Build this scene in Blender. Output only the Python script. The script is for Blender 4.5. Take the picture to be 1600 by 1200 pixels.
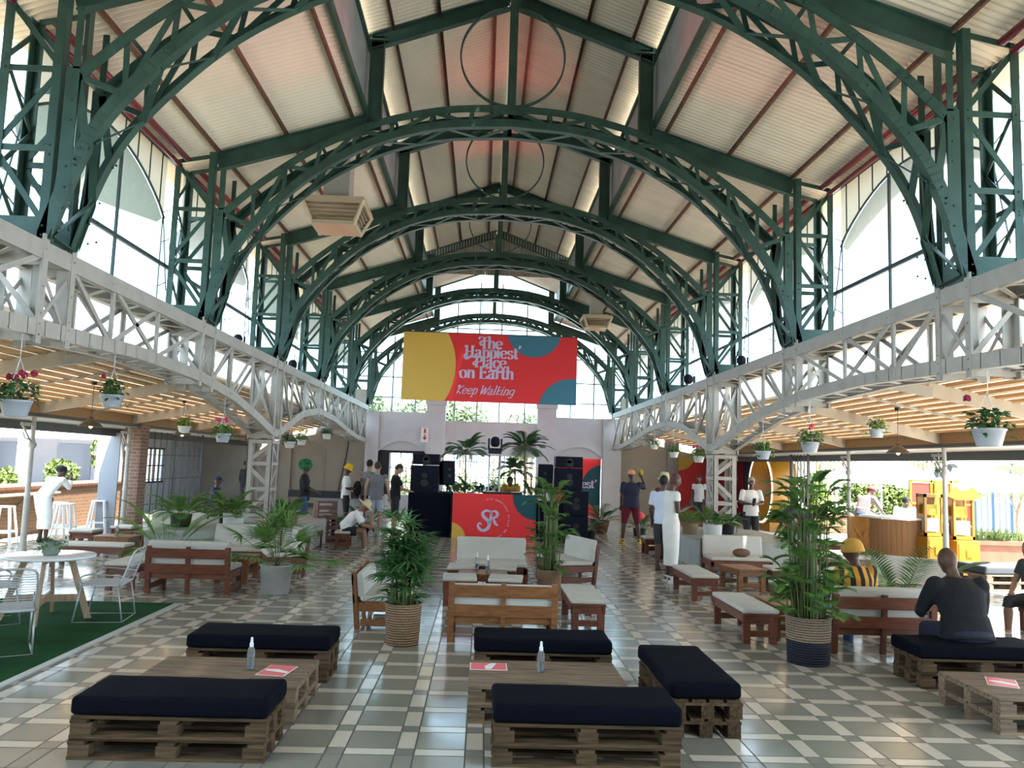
import bpy, math, random
from mathutils import Vector, Matrix, Quaternion
R_ = math.radians
PI = math.pi
sc = bpy.context.scene
for o in list(bpy.data.objects): bpy.data.objects.remove(o)
COL = sc.collection

# ------------------------------------------------------------------ camera
cam_d = bpy.data.cameras.new('camera'); cam = bpy.data.objects.new('camera', cam_d); COL.objects.link(cam)
CP, CY, CR = 0.0999, 0.0340, 0.0328          # pitch up, yaw to the right, roll
cam_d.sensor_width = 36.0; cam_d.lens = 1249.34 / 1600 * 36.0
cam_d.clip_start = 0.05; cam_d.clip_end = 400
cam.rotation_mode = 'QUATERNION'
cam.matrix_world = (Matrix.Translation((0, 0, 1.7063)) @ Matrix.Rotation(-CY, 4, 'Z') @
                    Matrix.Rotation(PI/2 + CP, 4, 'X') @ Matrix.Rotation(CR, 4, 'Z'))
sc.camera = cam

# ------------------------------------------------------------------ world, sun, exposure
sc.view_settings.view_transform = 'Standard'
sc.view_settings.look = 'None'
sc.view_settings.gamma = 1.0
sc.view_settings.use_curve_mapping = False
sc.view_settings.exposure = 3.68
w = bpy.data.worlds.new('World'); sc.world = w; w.use_nodes = True
nt = w.node_tree; bg = nt.nodes['Background']
bg.inputs[0].default_value = (0.62, 0.83, 1.0, 1); bg.inputs[1].default_value = 0.58
sd = bpy.data.lights.new('sun', 'SUN'); sd.energy = 2.9; sd.angle = R_(1.0); sd.color = (1, .95, .86)
so = bpy.data.objects.new('sun', sd); COL.objects.link(so)
so.rotation_euler = Vector((0.22, -0.34, 0.9)).to_track_quat('Z', 'Y').to_euler()
cy = sc.cycles
cy.use_denoising = True
cy.max_bounces = 7; cy.diffuse_bounces = 5; cy.glossy_bounces = 3; cy.transmission_bounces = 4
cy.transparent_max_bounces = 10; cy.caustics_reflective = False; cy.caustics_refractive = False
cy.sample_clamp_indirect = 6.0

# ------------------------------------------------------------------ materials
MATS = {}
def mat(name, col, rough=.6, metal=0., var=.0, scale=6., bump=0., spec=.4, rnd=0., emit=None, stretch=None):
    if name in MATS: return MATS[name]
    m = bpy.data.materials.new(name); m.use_nodes = True
    n = m.node_tree; b = n.nodes['Principled BSDF']
    b.inputs['Base Color'].default_value = (*col, 1); b.inputs['Roughness'].default_value = rough
    b.inputs['Metallic'].default_value = metal; b.inputs['Specular IOR Level'].default_value = spec
    if var or bump or rnd:
        tc = n.nodes.new('ShaderNodeTexCoord'); no = n.nodes.new('ShaderNodeTexNoise')
        mp = n.nodes.new('ShaderNodeMapping')
        if stretch: mp.inputs['Scale'].default_value = stretch
        n.links.new(tc.outputs['Object'], mp.inputs[0]); n.links.new(mp.outputs[0], no.inputs['Vector'])
        no.inputs['Scale'].default_value = scale; no.inputs['Detail'].default_value = 5
        mr = n.nodes.new('ShaderNodeMapRange'); mr.inputs[3].default_value = 1 - var; mr.inputs[4].default_value = 1 + var
        mr.inputs[1].default_value = .3; mr.inputs[2].default_value = .7
        n.links.new(no.outputs[0], mr.inputs[0])
        hs = n.nodes.new('ShaderNodeHueSaturation'); hs.inputs['Color'].default_value = (*col, 1)
        last = mr.outputs[0]
        if rnd:
            oi = n.nodes.new('ShaderNodeObjectInfo'); m2 = n.nodes.new('ShaderNodeMapRange')
            m2.inputs[3].default_value = 1 - rnd; m2.inputs[4].default_value = 1 + rnd
            n.links.new(oi.outputs['Random'], m2.inputs[0])
            mu = n.nodes.new('ShaderNodeMath'); mu.operation = 'MULTIPLY'
            n.links.new(last, mu.inputs[0]); n.links.new(m2.outputs[0], mu.inputs[1]); last = mu.outputs[0]
        n.links.new(last, hs.inputs['Value']); n.links.new(hs.outputs[0], b.inputs['Base Color'])
        if bump:
            bp = n.nodes.new('ShaderNodeBump'); bp.inputs['Strength'].default_value = bump; bp.inputs['Distance'].default_value = .01
            n.links.new(no.outputs[0], bp.inputs['Height']); n.links.new(bp.outputs[0], b.inputs['Normal'])
    if emit:
        b.inputs['Emission Color'].default_value = (*emit[0], 1); b.inputs['Emission Strength'].default_value = emit[1]
    MATS[name] = m; return m
def N(m, t, **kw):
    n = m.node_tree.nodes.new(t)
    for k, v in kw.items(): setattr(n, k, v)
    return n
def mth(m, op, a, b=None):
    n = N(m, 'ShaderNodeMath', operation=op); L = m.node_tree.links
    for i, v in enumerate((a, b)):
        if v is None: continue
        if isinstance(v, (int, float)): n.inputs[i].default_value = v
        else: L.new(v, n.inputs[i])
    return n.outputs[0]
def mixc(m, f, a, b):
    n = N(m, 'ShaderNodeMix', data_type='RGBA'); L = m.node_tree.links
    if isinstance(f, (int, float)): n.inputs[0].default_value = f
    else: L.new(f, n.inputs[0])
    for i, v in ((6, a), (7, b)):
        if isinstance(v, tuple): n.inputs[i].default_value = (*v, 1)
        else: L.new(v, n.inputs[i])
    return n.outputs[2]

GREEN = mat('green_steel', (.034, .078, .058), .42, .1, .25, 4, .05)
WHITE = mat('grey_white_steel', (.38, .355, .315), .5, .05, .10, 5, .05)
RUST = mat('rusty_purlin', (.11, .05, .03), .7, .2, .35, 9, .1)
RED = mat('red_pipe_paint', (.20, .02, .028), .35)
WALL = mat('grey_plaster', (.58, .575, .59), .85, 0, .05, 2, .05)
BEIGE = mat('beige_plaster', (.32, .29, .25), .85, 0, .06, 2, .05)
WOODP = mat('pallet_wood', (.085, .054, .030), .8, 0, .45, 7, .25, spec=.12, rnd=.25, stretch=(.6, 7, 7))
PLANKT = mat('pallet_table_wood', (.17, .115, .072), .65, 0, .45, 7, .2, rnd=.1, stretch=(.6, 8, 8))
BROWN = mat('varnished_brown_wood', (.135, .042, .022), .42, 0, .35, 6, .1, rnd=.15, stretch=(1, 6, 6))
BROWNL = mat('varnished_honey_wood', (.20, .082, .030), .42, 0, .35, 6, .1, rnd=.1, stretch=(1, 6, 6))
CREAM = mat('cream_canvas', (.50, .48, .43), .85, 0, .06, 4, .3)
NAVY = mat('navy_fabric', (.0028, .0036, .0075), .85, 0, .1, 30, .15, spec=.06)
BLACK = mat('black_casing', (.006, .008, .015), .6, 0, .1, 20, spec=.15)
BLACKM = mat('black_metal', (.02, .02, .022), .45, .3)
DARK = mat('dark_steel', (.07, .065, .06), .5, .3)
CHROME = mat('silver_truss', (.62, .62, .64), .3, .8)
SKIND = mat('dark_skin', (.085, .040, .026), .5)
SKINL = mat('tan_skin', (.42, .24, .17), .5)
WHITEC = mat('white_cotton', (.78, .77, .76), .85, 0, .04, 10)
WHITEP = mat('white_plastic', (.72, .74, .76), .4)
GREYP = mat('pale_grey_plastic', (.42, .46, .52), .45)
CONC = mat('concrete', (.36, .35, .34), .85, 0, .12, 6, .2)
PLINTH = mat('plinth_render', (.36, .37, .34), .8, 0, .1, 3, .1)
SOIL = mat('soil', (.05, .035, .025), .95, 0, .3, 30, .3)
LEAFD = mat('dark_leaf', (.065, .17, .05), .45, 0, .35, 3, rnd=.1)
LEAFM = mat('mid_leaf', (.13, .28, .06), .45, 0, .35, 3, rnd=.1)
LEAFB = mat('bright_leaf', (.20, .36, .05), .5, 0, .35, 3, rnd=.15)
LEAFH = mat('hedge_leaf', (.085, .125, .018), .6, 0, .4, 3, rnd=.2)
LEAFG = mat('garden_leaf', (.20, .245, .13), .6, 0, .4, 3, rnd=.2)
STEM = mat('plant_stem', (.13, .17, .06), .6, 0, .2, 5)
TRUNK = mat('bark', (.22, .15, .09), .85, 0, .3, 8, .2)
FLRED = mat('crimson_petals', (.32, .02, .06), .6)
FLPINK = mat('magenta_petals', (.62, .06, .28), .6)
FLCOR = mat('coral_petals', (.75, .07, .10), .6)
FLYEL = mat('yellow_petals', (.75, .55, .05), .6)
YELLOW = mat('yellow_paint', (.30, .125, .004), .4)
YELLOWB = mat('bright_yellow_paint', (.36, .24, .006), .45)
PINE = mat('pine_board', (.45, .28, .14), .7, 0, .25, 5, .1, stretch=(5, .5, 5))
OSB = mat('chipboard', (.36, .20, .085), .75, 0, .3, 40, .1)
BEAMC = mat('cream_beam', (.48, .41, .32), .6, 0, .08, 4)
PLY = mat('plywood', (.42, .29, .19), .6, 0, .2, 5, stretch=(6, 6, .8))
TERRA = mat('terracotta', (.15, .06, .034), .8, 0, .15, 6)
BULB = mat('warm_bulb', (1, .8, .4), .4, emit=((1, .68, .3), 2.0))
NEON = mat('white_neon', (1, 1, 1), .4, emit=((1, .86, .80), .5))

def brick(name, c1, c2, mortar, sx=1.0):
    m = mat(name, c1, .85); nb = N(m, 'ShaderNodeTexBrick'); tc = N(m, 'ShaderNodeTexCoord'); L = m.node_tree.links
    sp = N(m, 'ShaderNodeSeparateXYZ'); cb = N(m, 'ShaderNodeCombineXYZ')
    L.new(tc.outputs['Object'], sp.inputs[0])
    L.new(mth(m, 'ADD', sp.outputs[0], sp.outputs[1]), cb.inputs[0]); L.new(sp.outputs[2], cb.inputs[1])
    L.new(cb.outputs[0], nb.inputs['Vector'])
    nb.inputs['Color1'].default_value = (*c1, 1); nb.inputs['Color2'].default_value = (*c2, 1); nb.inputs['Mortar'].default_value = (*mortar, 1)
    nb.inputs['Scale'].default_value = 1.0 / sx; nb.inputs['Brick Width'].default_value = .22; nb.inputs['Row Height'].default_value = .075
    nb.inputs['Mortar Size'].default_value = .008
    L.new(nb.outputs[0], m.node_tree.nodes['Principled BSDF'].inputs['Base Color']); return m
BRICK = brick('brown_brick', (.24, .13, .09), (.18, .10, .07), (.28, .24, .20))
BRICKO = brick('orange_brick', (.17, .085, .042), (.14, .068, .034), (.19, .13, .09))

# wicker
def wicker(name, c):
    m = mat(name, c, .8); L = m.node_tree.links; tc = N(m, 'ShaderNodeTexCoord')
    wv = N(m, 'ShaderNodeTexWave', bands_direction='Z'); wv.inputs['Scale'].default_value = 14; wv.inputs['Distortion'].default_value = 2.5
    wv.inputs['Detail Scale'].default_value = 6
    L.new(tc.outputs['Object'], wv.inputs['Vector'])
    L.new(mixc(m, wv.outputs['Fac'], tuple(x*.45 for x in c), tuple(min(1, x*1.3) for x in c)), m.node_tree.nodes['Principled BSDF'].inputs['Base Color'])
    b = N(m, 'ShaderNodeBump'); b.inputs['Strength'].default_value = .8; b.inputs['Distance'].default_value = .01
    L.new(wv.outputs['Fac'], b.inputs['Height']); L.new(b.outputs[0], m.node_tree.nodes['Principled BSDF'].inputs['Normal'])
    return m
WICK = wicker('natural_wicker', (.30, .19, .11)); WICKG = wicker('greyed_wicker', (.25, .18, .12)); WICKN = wicker('navy_wicker', (.012, .015, .03))

# glazing: mostly clear with a faint sheen, dusty
def glass(name, tint=(.62, .72, .74), haze=.0):
    m = bpy.data.materials.new(name); m.use_nodes = True; n = m.node_tree; n.nodes.clear(); L = n.links
    out = n.nodes.new('ShaderNodeOutputMaterial'); tr = n.nodes.new('ShaderNodeBsdfTransparent'); gl = n.nodes.new('ShaderNodeBsdfGlossy')
    tr.inputs[0].default_value = (*tint, 1); gl.inputs['Roughness'].default_value = .05
    mx = n.nodes.new('ShaderNodeMixShader'); mx.inputs[0].default_value = .05
    L.new(tr.outputs[0], mx.inputs[1]); L.new(gl.outputs[0], mx.inputs[2]); last = mx.outputs[0]
    if haze:
        df = n.nodes.new('ShaderNodeBsdfTranslucent'); df.inputs[0].default_value = (.9, .92, .92, 1)
        m2 = n.nodes.new('ShaderNodeMixShader'); m2.inputs[0].default_value = haze
        L.new(last, m2.inputs[1]); L.new(df.outputs[0], m2.inputs[2]); last = m2.outputs[0]
    L.new(last, out.inputs[0]); MATS[name] = m; return m
GLASS = glass('window_glass'); GLASSH = glass('dusty_window_glass', (.55, .62, .70), .10)
def transl(name, col, f=.6):
    m = bpy.data.materials.new(name); m.use_nodes = True; n = m.node_tree; n.nodes.clear(); L = n.links
    out = n.nodes.new('ShaderNodeOutputMaterial'); a = n.nodes.new('ShaderNodeBsdfDiffuse'); b = n.nodes.new('ShaderNodeBsdfTranslucent')
    a.inputs[0].default_value = (*col, 1); b.inputs[0].default_value = (*col, 1)
    mx = n.nodes.new('ShaderNodeMixShader'); mx.inputs[0].default_value = f
    L.new(a.outputs[0], mx.inputs[1]); L.new(b.outputs[0], mx.inputs[2]); L.new(mx.outputs[0], out.inputs[0]); MATS[name] = m; return m
SHEET = transl('translucent_roof_sheet', (.56, .45, .32), .30)
SPAND = transl('beige_polycarbonate', (.27, .24, .18), .6)
CANVAS = transl('white_umbrella_canvas', (.9, .9, .88), .5)
# roof sheeting: pale galvanised corrugated sheet, faint darker streaks
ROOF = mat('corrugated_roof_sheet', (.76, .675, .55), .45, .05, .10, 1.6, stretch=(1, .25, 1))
ROOFD = mat('corrugated_gable_sheet', (.36, .32, .26), .55, .15, .12, 2)

def groove_shade(m, per):
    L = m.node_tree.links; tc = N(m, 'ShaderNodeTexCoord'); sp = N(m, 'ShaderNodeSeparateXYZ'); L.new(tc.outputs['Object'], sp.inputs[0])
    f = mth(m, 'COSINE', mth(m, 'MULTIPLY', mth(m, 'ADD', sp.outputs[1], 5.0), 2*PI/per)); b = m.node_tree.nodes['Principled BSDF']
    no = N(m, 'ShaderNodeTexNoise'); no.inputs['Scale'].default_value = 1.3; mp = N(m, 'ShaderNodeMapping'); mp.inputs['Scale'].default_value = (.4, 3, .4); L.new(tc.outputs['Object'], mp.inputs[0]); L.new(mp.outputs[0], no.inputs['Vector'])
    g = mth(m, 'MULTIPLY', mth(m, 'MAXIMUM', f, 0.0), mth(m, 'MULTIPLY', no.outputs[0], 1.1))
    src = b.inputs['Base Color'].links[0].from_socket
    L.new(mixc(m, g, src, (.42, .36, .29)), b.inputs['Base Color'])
groove_shade(ROOF, .095)          # shade of the corrugation painted into the sheet colour
# floor tiles
def floor_mat():
    m = mat('checkered_floor_tiles', (.3, .3, .3), .22, spec=.9); L = m.node_tree.links; b = m.node_tree.nodes['Principled BSDF']
    tc = N(m, 'ShaderNodeTexCoord'); sp = N(m, 'ShaderNodeSeparateXYZ'); L.new(tc.outputs['Object'], sp.inputs[0])
    P, W = .41, .305
    xs = mth(m, 'ADD', sp.outputs[0], 1.1633 + 41*P); ys = mth(m, 'SUBTRACT', sp.outputs[1], 4.970 - 41*P)
    fx = mth(m, 'MODULO', xs, P); fy = mth(m, 'MODULO', ys, P)
    bx = mth(m, 'LESS_THAN', fx, W); by = mth(m, 'LESS_THAN', fy, W)
    cream = mth(m, 'ABSOLUTE', mth(m, 'SUBTRACT', bx, by))
    border = mth(m, 'LESS_THAN', sp.outputs[1], 4.872)
    cream = mth(m, 'MULTIPLY', cream, mth(m, 'SUBTRACT', 1.0, border))
    # grout lines
    g = .005
    def near(f, v):
        return mth(m, 'LESS_THAN', mth(m, 'ABSOLUTE', mth(m, 'SUBTRACT', f, v)), g)
    gr = mth(m, 'MAXIMUM', mth(m, 'MAXIMUM', near(fx, g), near(fx, W)), mth(m, 'MAXIMUM', near(fy, g), near(fy, W)))
    # per-tile tone
    ix = mth(m, 'FLOOR', mth(m, 'DIVIDE', xs, P)); iy = mth(m, 'FLOOR', mth(m, 'DIVIDE', ys, P))
    cb = N(m, 'ShaderNodeCombineXYZ'); L.new(mth(m, 'ADD', ix, mth(m, 'MULTIPLY', bx, .37)), cb.inputs[0]); L.new(mth(m, 'ADD', iy, mth(m, 'MULTIPLY', by, .41)), cb.inputs[1])
    wn = N(m, 'ShaderNodeTexWhiteNoise'); L.new(cb.outputs[0], wn.inputs['Vector'])
    no = N(m, 'ShaderNodeTexNoise'); no.inputs['Scale'].default_value = 3.2; no.inputs['Detail'].default_value = 6; L.new(tc.outputs['Object'], no.inputs['Vector'])
    f = mth(m, 'ADD', mth(m, 'MULTIPLY', wn.outputs[0], .5), mth(m, 'MULTIPLY', no.outputs[0], .6))
    grey = mixc(m, f, (.185, .200, .170), (.300, .285, .240))
    crm = mixc(m, f, (.55, .50, .42), (.67, .61, .52))
    c = mixc(m, cream, grey, crm); c = mixc(m, gr, c, (.07, .065, .06))
    L.new(c, b.inputs['Base Color'])
    rr = N(m, 'ShaderNodeMapRange'); rr.inputs[3].default_value = .06; rr.inputs[4].default_value = .24; L.new(no.outputs[0], rr.inputs[0])
    L.new(mth(m, 'ADD', rr.outputs[0], mth(m, 'MULTIPLY', gr, .5)), b.inputs['Roughness'])
    bp = N(m, 'ShaderNodeBump'); bp.inputs['Strength'].default_value = .25; bp.inputs['Distance'].default_value = .003; bp.invert = True
    L.new(gr, bp.inputs['Height']); L.new(bp.outputs[0], b.inputs['Normal'])
    return m
FLOOR = floor_mat()
PAVE = mat('pale_paving', (.55, .52, .48), .55, 0, .08, 2)
TURF = mat('green_turf_carpet', (.012, .058, .018), .95, 0, .25, 2.5, .5, spec=.05)

# ------------------------------------------------------------------ mesh builder
class MB:
    def __init__(s): s.v = []; s.f = []; s.mi = []; s.cur = 0; s.sm = []
    def add(s, vs, fs, smooth=False):
        o = len(s.v); s.v += [tuple(v) for v in vs]
        for f in fs: s.f.append(tuple(i + o for i in f)); s.mi.append(s.cur); s.sm.append(smooth)
        return s
    def box(s, c, d, rz=0, M=None):
        x, y, z = d[0]/2, d[1]/2, d[2]/2; vs = []
        for i in (-1, 1):
            for j in (-1, 1):
                for k in (-1, 1):
                    p = Vector((i*x, j*y, k*z))
                    if M is not None: p = M @ p
                    if rz: p = Matrix.Rotation(rz, 3, 'Z') @ p
                    vs.append(p + Vector(c))
        return s.add(vs, [(0, 1, 3, 2), (4, 6, 7, 5), (0, 4, 5, 1), (2, 3, 7, 6), (0, 2, 6, 4), (1, 5, 7, 3)])
    def bx(s, x0, x1, y0, y1, z0, z1): return s.box(((x0+x1)/2, (y0+y1)/2, (z0+z1)/2), (abs(x1-x0), abs(y1-y0), abs(z1-z0)))
    def beam(s, a, b, w, h, up=(0, 0, 1)):
        a = Vector(a); b = Vector(b); d = (b - a); L = d.length
        if L < 1e-6: return s
        d.normalize(); u = Vector(up); r = d.cross(u)
        if r.length < 1e-4: r = d.cross(Vector((0, 1, 0)))
        if r.length < 1e-4: r = d.cross(Vector((1, 0, 0)))
        r.normalize(); u = r.cross(d).normalized()
        vs = []
        for p in (a, b):
            for i, j in ((-1, -1), (1, -1), (1, 1), (-1, 1)): vs.append(p + r*(i*w/2) + u*(j*h/2))
        return s.add(vs, [(3, 2, 1, 0), (4, 5, 6, 7), (0, 1, 5, 4), (1, 2, 6, 5), (2, 3, 7, 6), (3, 0, 4, 7)])
    def tube(s, pts, rad, n=8, caps=True, flat=None, side=None):
        """swept tube; rad number or list; flat = depth/width ratio list or number with `side` giving the wide direction"""
        P = [Vector(p) for p in pts]; m = len(P)
        if not isinstance(rad, (list, tuple)): rad = [rad]*m
        if flat is None: flat = 1.0
        if not isinstance(flat, (list, tuple)): flat = [flat]*m
        rings = []; r0 = None
        for i in range(m):
            t = (P[min(i+1, m-1)] - P[max(i-1, 0)])
            if t.length < 1e-9: t = Vector((0, 0, 1))
            t.normalize()
            if side is not None: r = Vector(side) - t*t.dot(Vector(side))
            elif r0 is None:
                r = t.orthogonal()
            else: r = r0 - t*t.dot(r0)
            if r.length < 1e-5: r = t.orthogonal()
            r.normalize(); r0 = r; u = t.cross(r)
            rings.append([P[i] + r*(math.cos(2*PI*k/n)*rad[i]) + u*(math.sin(2*PI*k/n)*rad[i]*flat[i]) for k in range(n)])
        vs = [v for g in rings for v in g]; fs = []
        for i in range(m-1):
            for k in range(n):
                k2 = (k+1) % n; fs.append((i*n+k, i*n+k2, (i+1)*n+k2, (i+1)*n+k))
        if caps: fs.append(tuple(range(n-1, -1, -1))); fs.append(tuple((m-1)*n+k for k in range(n)))
        return s.add(vs, fs, True)
    def lathe(s, prof, n=24, c=(0, 0, 0), cap=False, sx=1, sy=1, M=None):
        vs = []; m = len(prof)
        for r, z in prof:
            for k in range(n):
                p = Vector((math.cos(2*PI*k/n)*r*sx, math.sin(2*PI*k/n)*r*sy, z))
                if M is not None: p = M @ p
                vs.append(p + Vector(c))
        fs = [(i*n+k, i*n+(k+1) % n, (i+1)*n+(k+1) % n, (i+1)*n+k) for i in range(m-1) for k in range(n)]
        if cap: fs.append(tuple(range(n-1, -1, -1))); fs.append(tuple((m-1)*n+k for k in range(n)))
        return s.add(vs, fs, True)
    def ball(s, c, r, n=12, m=8, M=None):
        if not isinstance(r, (tuple, list)): r = (r, r, r)
        vs = []; fs = []
        for i in range(m+1):
            th = PI*i/m
            for k in range(n):
                p = Vector((math.sin(th)*math.cos(2*PI*k/n)*r[0], math.sin(th)*math.sin(2*PI*k/n)*r[1], math.cos(th)*r[2]))
                if M is not None: p = M @ p
                vs.append(p + Vector(c))
        for i in range(m):
            for k in range(n): fs.append((i*n+k, (i+1)*n+k, (i+1)*n+(k+1) % n, i*n+(k+1) % n))
        return s.add(vs, fs, True)
    def prism(s, poly, y0, y1):           # polygon in x,z extruded along y
        n = len(poly); vs = [(x, y0, z) for x, z in poly] + [(x, y1, z) for x, z in poly]
        fs = [tuple(range(n)), tuple(range(2*n-1, n-1, -1))] + [(i, i+n, (i+1) % n + n, (i+1) % n) for i in range(n)]
        return s.add(vs, fs)
    def build(s, name, m, parent=None, loc=None, rz=None, bevel=0, smooth=None, **props):
        me = bpy.data.meshes.new(name); me.from_pydata(s.v, [], s.f)
        ms = m if isinstance(m, (list, tuple)) else [m]
        for x in ms: me.materials.append(x)
        me.polygons.foreach_set('material_index', s.mi)
        me.polygons.foreach_set('use_smooth', [bool(x) if smooth is None else smooth for x in s.sm])
        me.update()
        o = bpy.data.objects.new(name, me); COL.objects.link(o)
        if parent is not None: o.parent = parent
        if loc is not None: o.location = loc
        if rz is not None: o.rotation_euler = (0, 0, rz)
        if bevel:
            b = o.modifiers.new('bevel', 'BEVEL'); b.width = bevel; b.segments = 2; b.limit_method = 'ANGLE'
        for k, v in props.items(): o[k] = v
        return o
def thing(name, label, cat, loc=(0, 0, 0), rz=0, group=None, scale=None):
    o = bpy.data.objects.new(name, None); COL.objects.link(o); o.location = loc; o.rotation_euler = (0, 0, rz)
    o.empty_display_size = .1; o['label'] = label; o['category'] = cat
    if group: o['group'] = group
    if scale: o.scale = (scale,)*3
    return o
def tag(o, label, cat, group=None):
    o['label'] = label; o['category'] = cat
    if group: o['group'] = group
    return o
def struct(o, label=None):
    o['kind'] = 'structure'
    if label: o['label'] = label
    return o
def copytree(o, parent=None, loc=None, rz=None, label=None, group=None, first=True):
    c = o.copy(); COL.objects.link(c)
    if first:
        if loc is not None: c.location = loc
        if rz is not None: c.rotation_euler = (0, 0, rz)
        if label: c['label'] = label
        if group: c['group'] = group
    else: c.parent = parent
    for ch in [x for x in KIDS.get(o.name, [])]:
        k = copytree(ch, c, first=False); KIDS.setdefault(c.name, []).append(k)
    return c
KIDS = {}
def index_kids(root):
    for ch in root.children: KIDS.setdefault(root.name, []).append(ch); index_kids(ch)
def crom(pts, n=8):
    out = []; P = [Vector(p) for p in pts]
    for i in range(len(P)-1):
        p0 = P[i-1] if i > 0 else P[i]*2 - P[i+1]; p1 = P[i]; p2 = P[i+1]; p3 = P[i+2] if i+2 < len(P) else P[i+1]*2 - P[i]
        for k in range(n):
            t = k/n; out.append(.5*((2*p1) + (p2-p0)*t + (2*p0-5*p1+4*p2-p3)*t*t + (3*p1-p0-3*p2+p3)*t**3))
    out.append(P[-1]); return out
# ================================================================== THE HALL
XC = .25; HS = 4.37; XL, XR = XC-HS, XC+HS
Y0, DK, DEP = 7.417, 4.2415, .51
YK = [Y0 + DK*k for k in range(-1, 6)]            # frames k = -1 .. 5
YEND = 28.62
NF = {-1: 'behind the viewer', 0: 'nearest', 1: 'second', 2: 'third', 3: 'fourth', 4: 'fifth', 5: 'on the end wall'}

# ---- floor
f = MB().bx(-24, 7.95, -8, 29, -.1, 0).build('floor', FLOOR); struct(f)
f = MB().bx(7.95, 45, -8, 60, -.12, -.01).build('floor', PAVE); struct(f)
f = MB().bx(-60, -24.05, -3, 60, -.12, -.01).build('floor', PAVE); struct(f)
f = MB().bx(-24, 7.9, 29.1, 60, -.12, -.01).build('floor', PAVE); struct(f)

# ---- roof sheets: corrugation runs up the slope
def sheet(name, x0, z0, x1, z1, ya, yb, m, amp=.028, per=.095, div=6):
    b = MB(); n = int((yb-ya)/per*div); vs = []
    nx = -(z1-z0); nz = (x1-x0); L = math.hypot(nx, nz); nx /= L; nz /= L
    for i in range(n+1):
        y = ya + (yb-ya)*i/n; d = amp*math.cos(2*PI*(y-ya)/per)
        vs += [(x0+nx*d, y, z0+nz*d), (x1+nx*d, y, z1+nz*d)]
    b.add(vs, [(2*i, 2*i+1, 2*i+3, 2*i+2) for i in range(n)], True)
    return struct(b.build(name, m))
def rz_(h): return 6.30 + .33*(HS-h)        # underside of the side slope at half-span h
YA, YB = -5.0, 28.9
for s in (-1, 1):
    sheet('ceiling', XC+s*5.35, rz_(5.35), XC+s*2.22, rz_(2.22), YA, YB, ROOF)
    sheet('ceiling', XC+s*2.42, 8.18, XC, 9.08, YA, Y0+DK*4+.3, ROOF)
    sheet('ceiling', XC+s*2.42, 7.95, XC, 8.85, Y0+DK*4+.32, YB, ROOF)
    # purlins
    for i, h in enumerate((4.36, 3.37, 2.40)):
        b = MB(); z = rz_(h) - .045
        z -= .015; b.beam((XC+s*h, YA, z), (XC+s*h, YB, z), .012, .065); b.beam((XC+s*h+s*.012, YA, z-.03), (XC+s*h+s*.012, YB, z-.03), .034, .007)
        struct(b.build('trim', RUST))
    for h in (.30, 1.15, 1.85):
        b = MB(); z = 9.08 - (h/2.42)*.90 - .045
        b.beam((XC+s*h, YA, z), (XC+s*h, Y0+DK*4, z), .016, .08); b.beam((XC+s*h, YA, z-.036), (XC+s*h, Y0+DK*4, z-.036), .055, .008)
        struct(b.build('trim', RUST))
    # monitor side walls between frames: grey sheet panels with a narrow open slit above
    for k in range(-3, 5):
        ya, yb = Y0+DK*k+.16, Y0+DK*(k+1)+.16
        b = MB(); b.bx(XC+s*2.26-.01, XC+s*2.26+.01, ya, yb, 7.05, 8.09); struct(b.build('wall', mat('grey_monitor_panel', (.30, .31, .31), .6, 0, .1, 3)))
        b = MB(); b.beam((XC+s*2.22, ya, 7.0), (XC+s*2.22, yb, 7.0), .05, .13); b.beam((XC+s*2.22, ya, 8.08), (XC+s*2.22, yb, 8.08), .05, .05); struct(b.build('trim', GREEN))
# gable of corrugated sheet closing the raised roof at the fifth frame
b = MB(); n = 240; vs = []
yg = Y0+DK*4+.15
for i in range(n+1):
    x = -2.2 + 4.4*i/n; d = .012*math.cos(2*PI*x/.085); vs += [(XC+x, yg+d, 7.55), (XC+x, yg+d, 9.02 - abs(x)/2.42*.9)]
b.add(vs, [(2*i, 2*i+2, 2*i+3, 2*i+1) for i in range(n)], True); struct(b.build('wall', ROOFD))

# unseen wall added behind the viewer to keep light off the foreground
struct(MB().bx(-9.3, 8.3, -5.3, -5.05, 0, 9.2).build('wall', mat('light_blocking_wall', (.30, .28, .26), .85)))
# ---- arches
LOW = crom([(0, 6.79, 0), (.9, 6.73, 0), (1.5, 6.60, 0), (2.1, 6.38, 0), (2.72, 6.03, 0), (3.16, 5.68, 0), (3.55, 5.28, 0), (3.86, 4.90, 0), (4.08, 4.50, 0), (4.24, 4.05, 0), (4.36, 3.64, 0)], 6)
TOP = crom([(0, 7.12, 0), (.9, 7.06, 0), (1.7, 6.89, 0), (2.25, 6.69, 0), (2.8, 6.42, 0), (3.25, 6.13, 0), (3.75, 5.74, 0), (4.22, 5.30, 0)], 6)
def arclen(P):
    L = [0]
    for i in range(1, len(P)): L.append(L[-1] + (P[i]-P[i-1]).length)
    return L
def at_len(P, L, t):
    for i in range(1, len(P)):
        if L[i] >= t - 1e-9:
            q = (t-L[i-1])/max(1e-9, L[i]-L[i-1]); return P[i-1].lerp(P[i], q)
    return P[-1]
LL, TL = arclen(LOW), arclen(TOP)
def rivet(b, x, y, z, s=-1, ax='y', r=.013):
    if ax == 'y': b.tube([(x, y, z), (x, y+s*.014, z)], [r, r*.6], 6)
    else: b.tube([(x, y, z), (x+s*.014, y, z)], [r, r*.6], 6)
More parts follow.
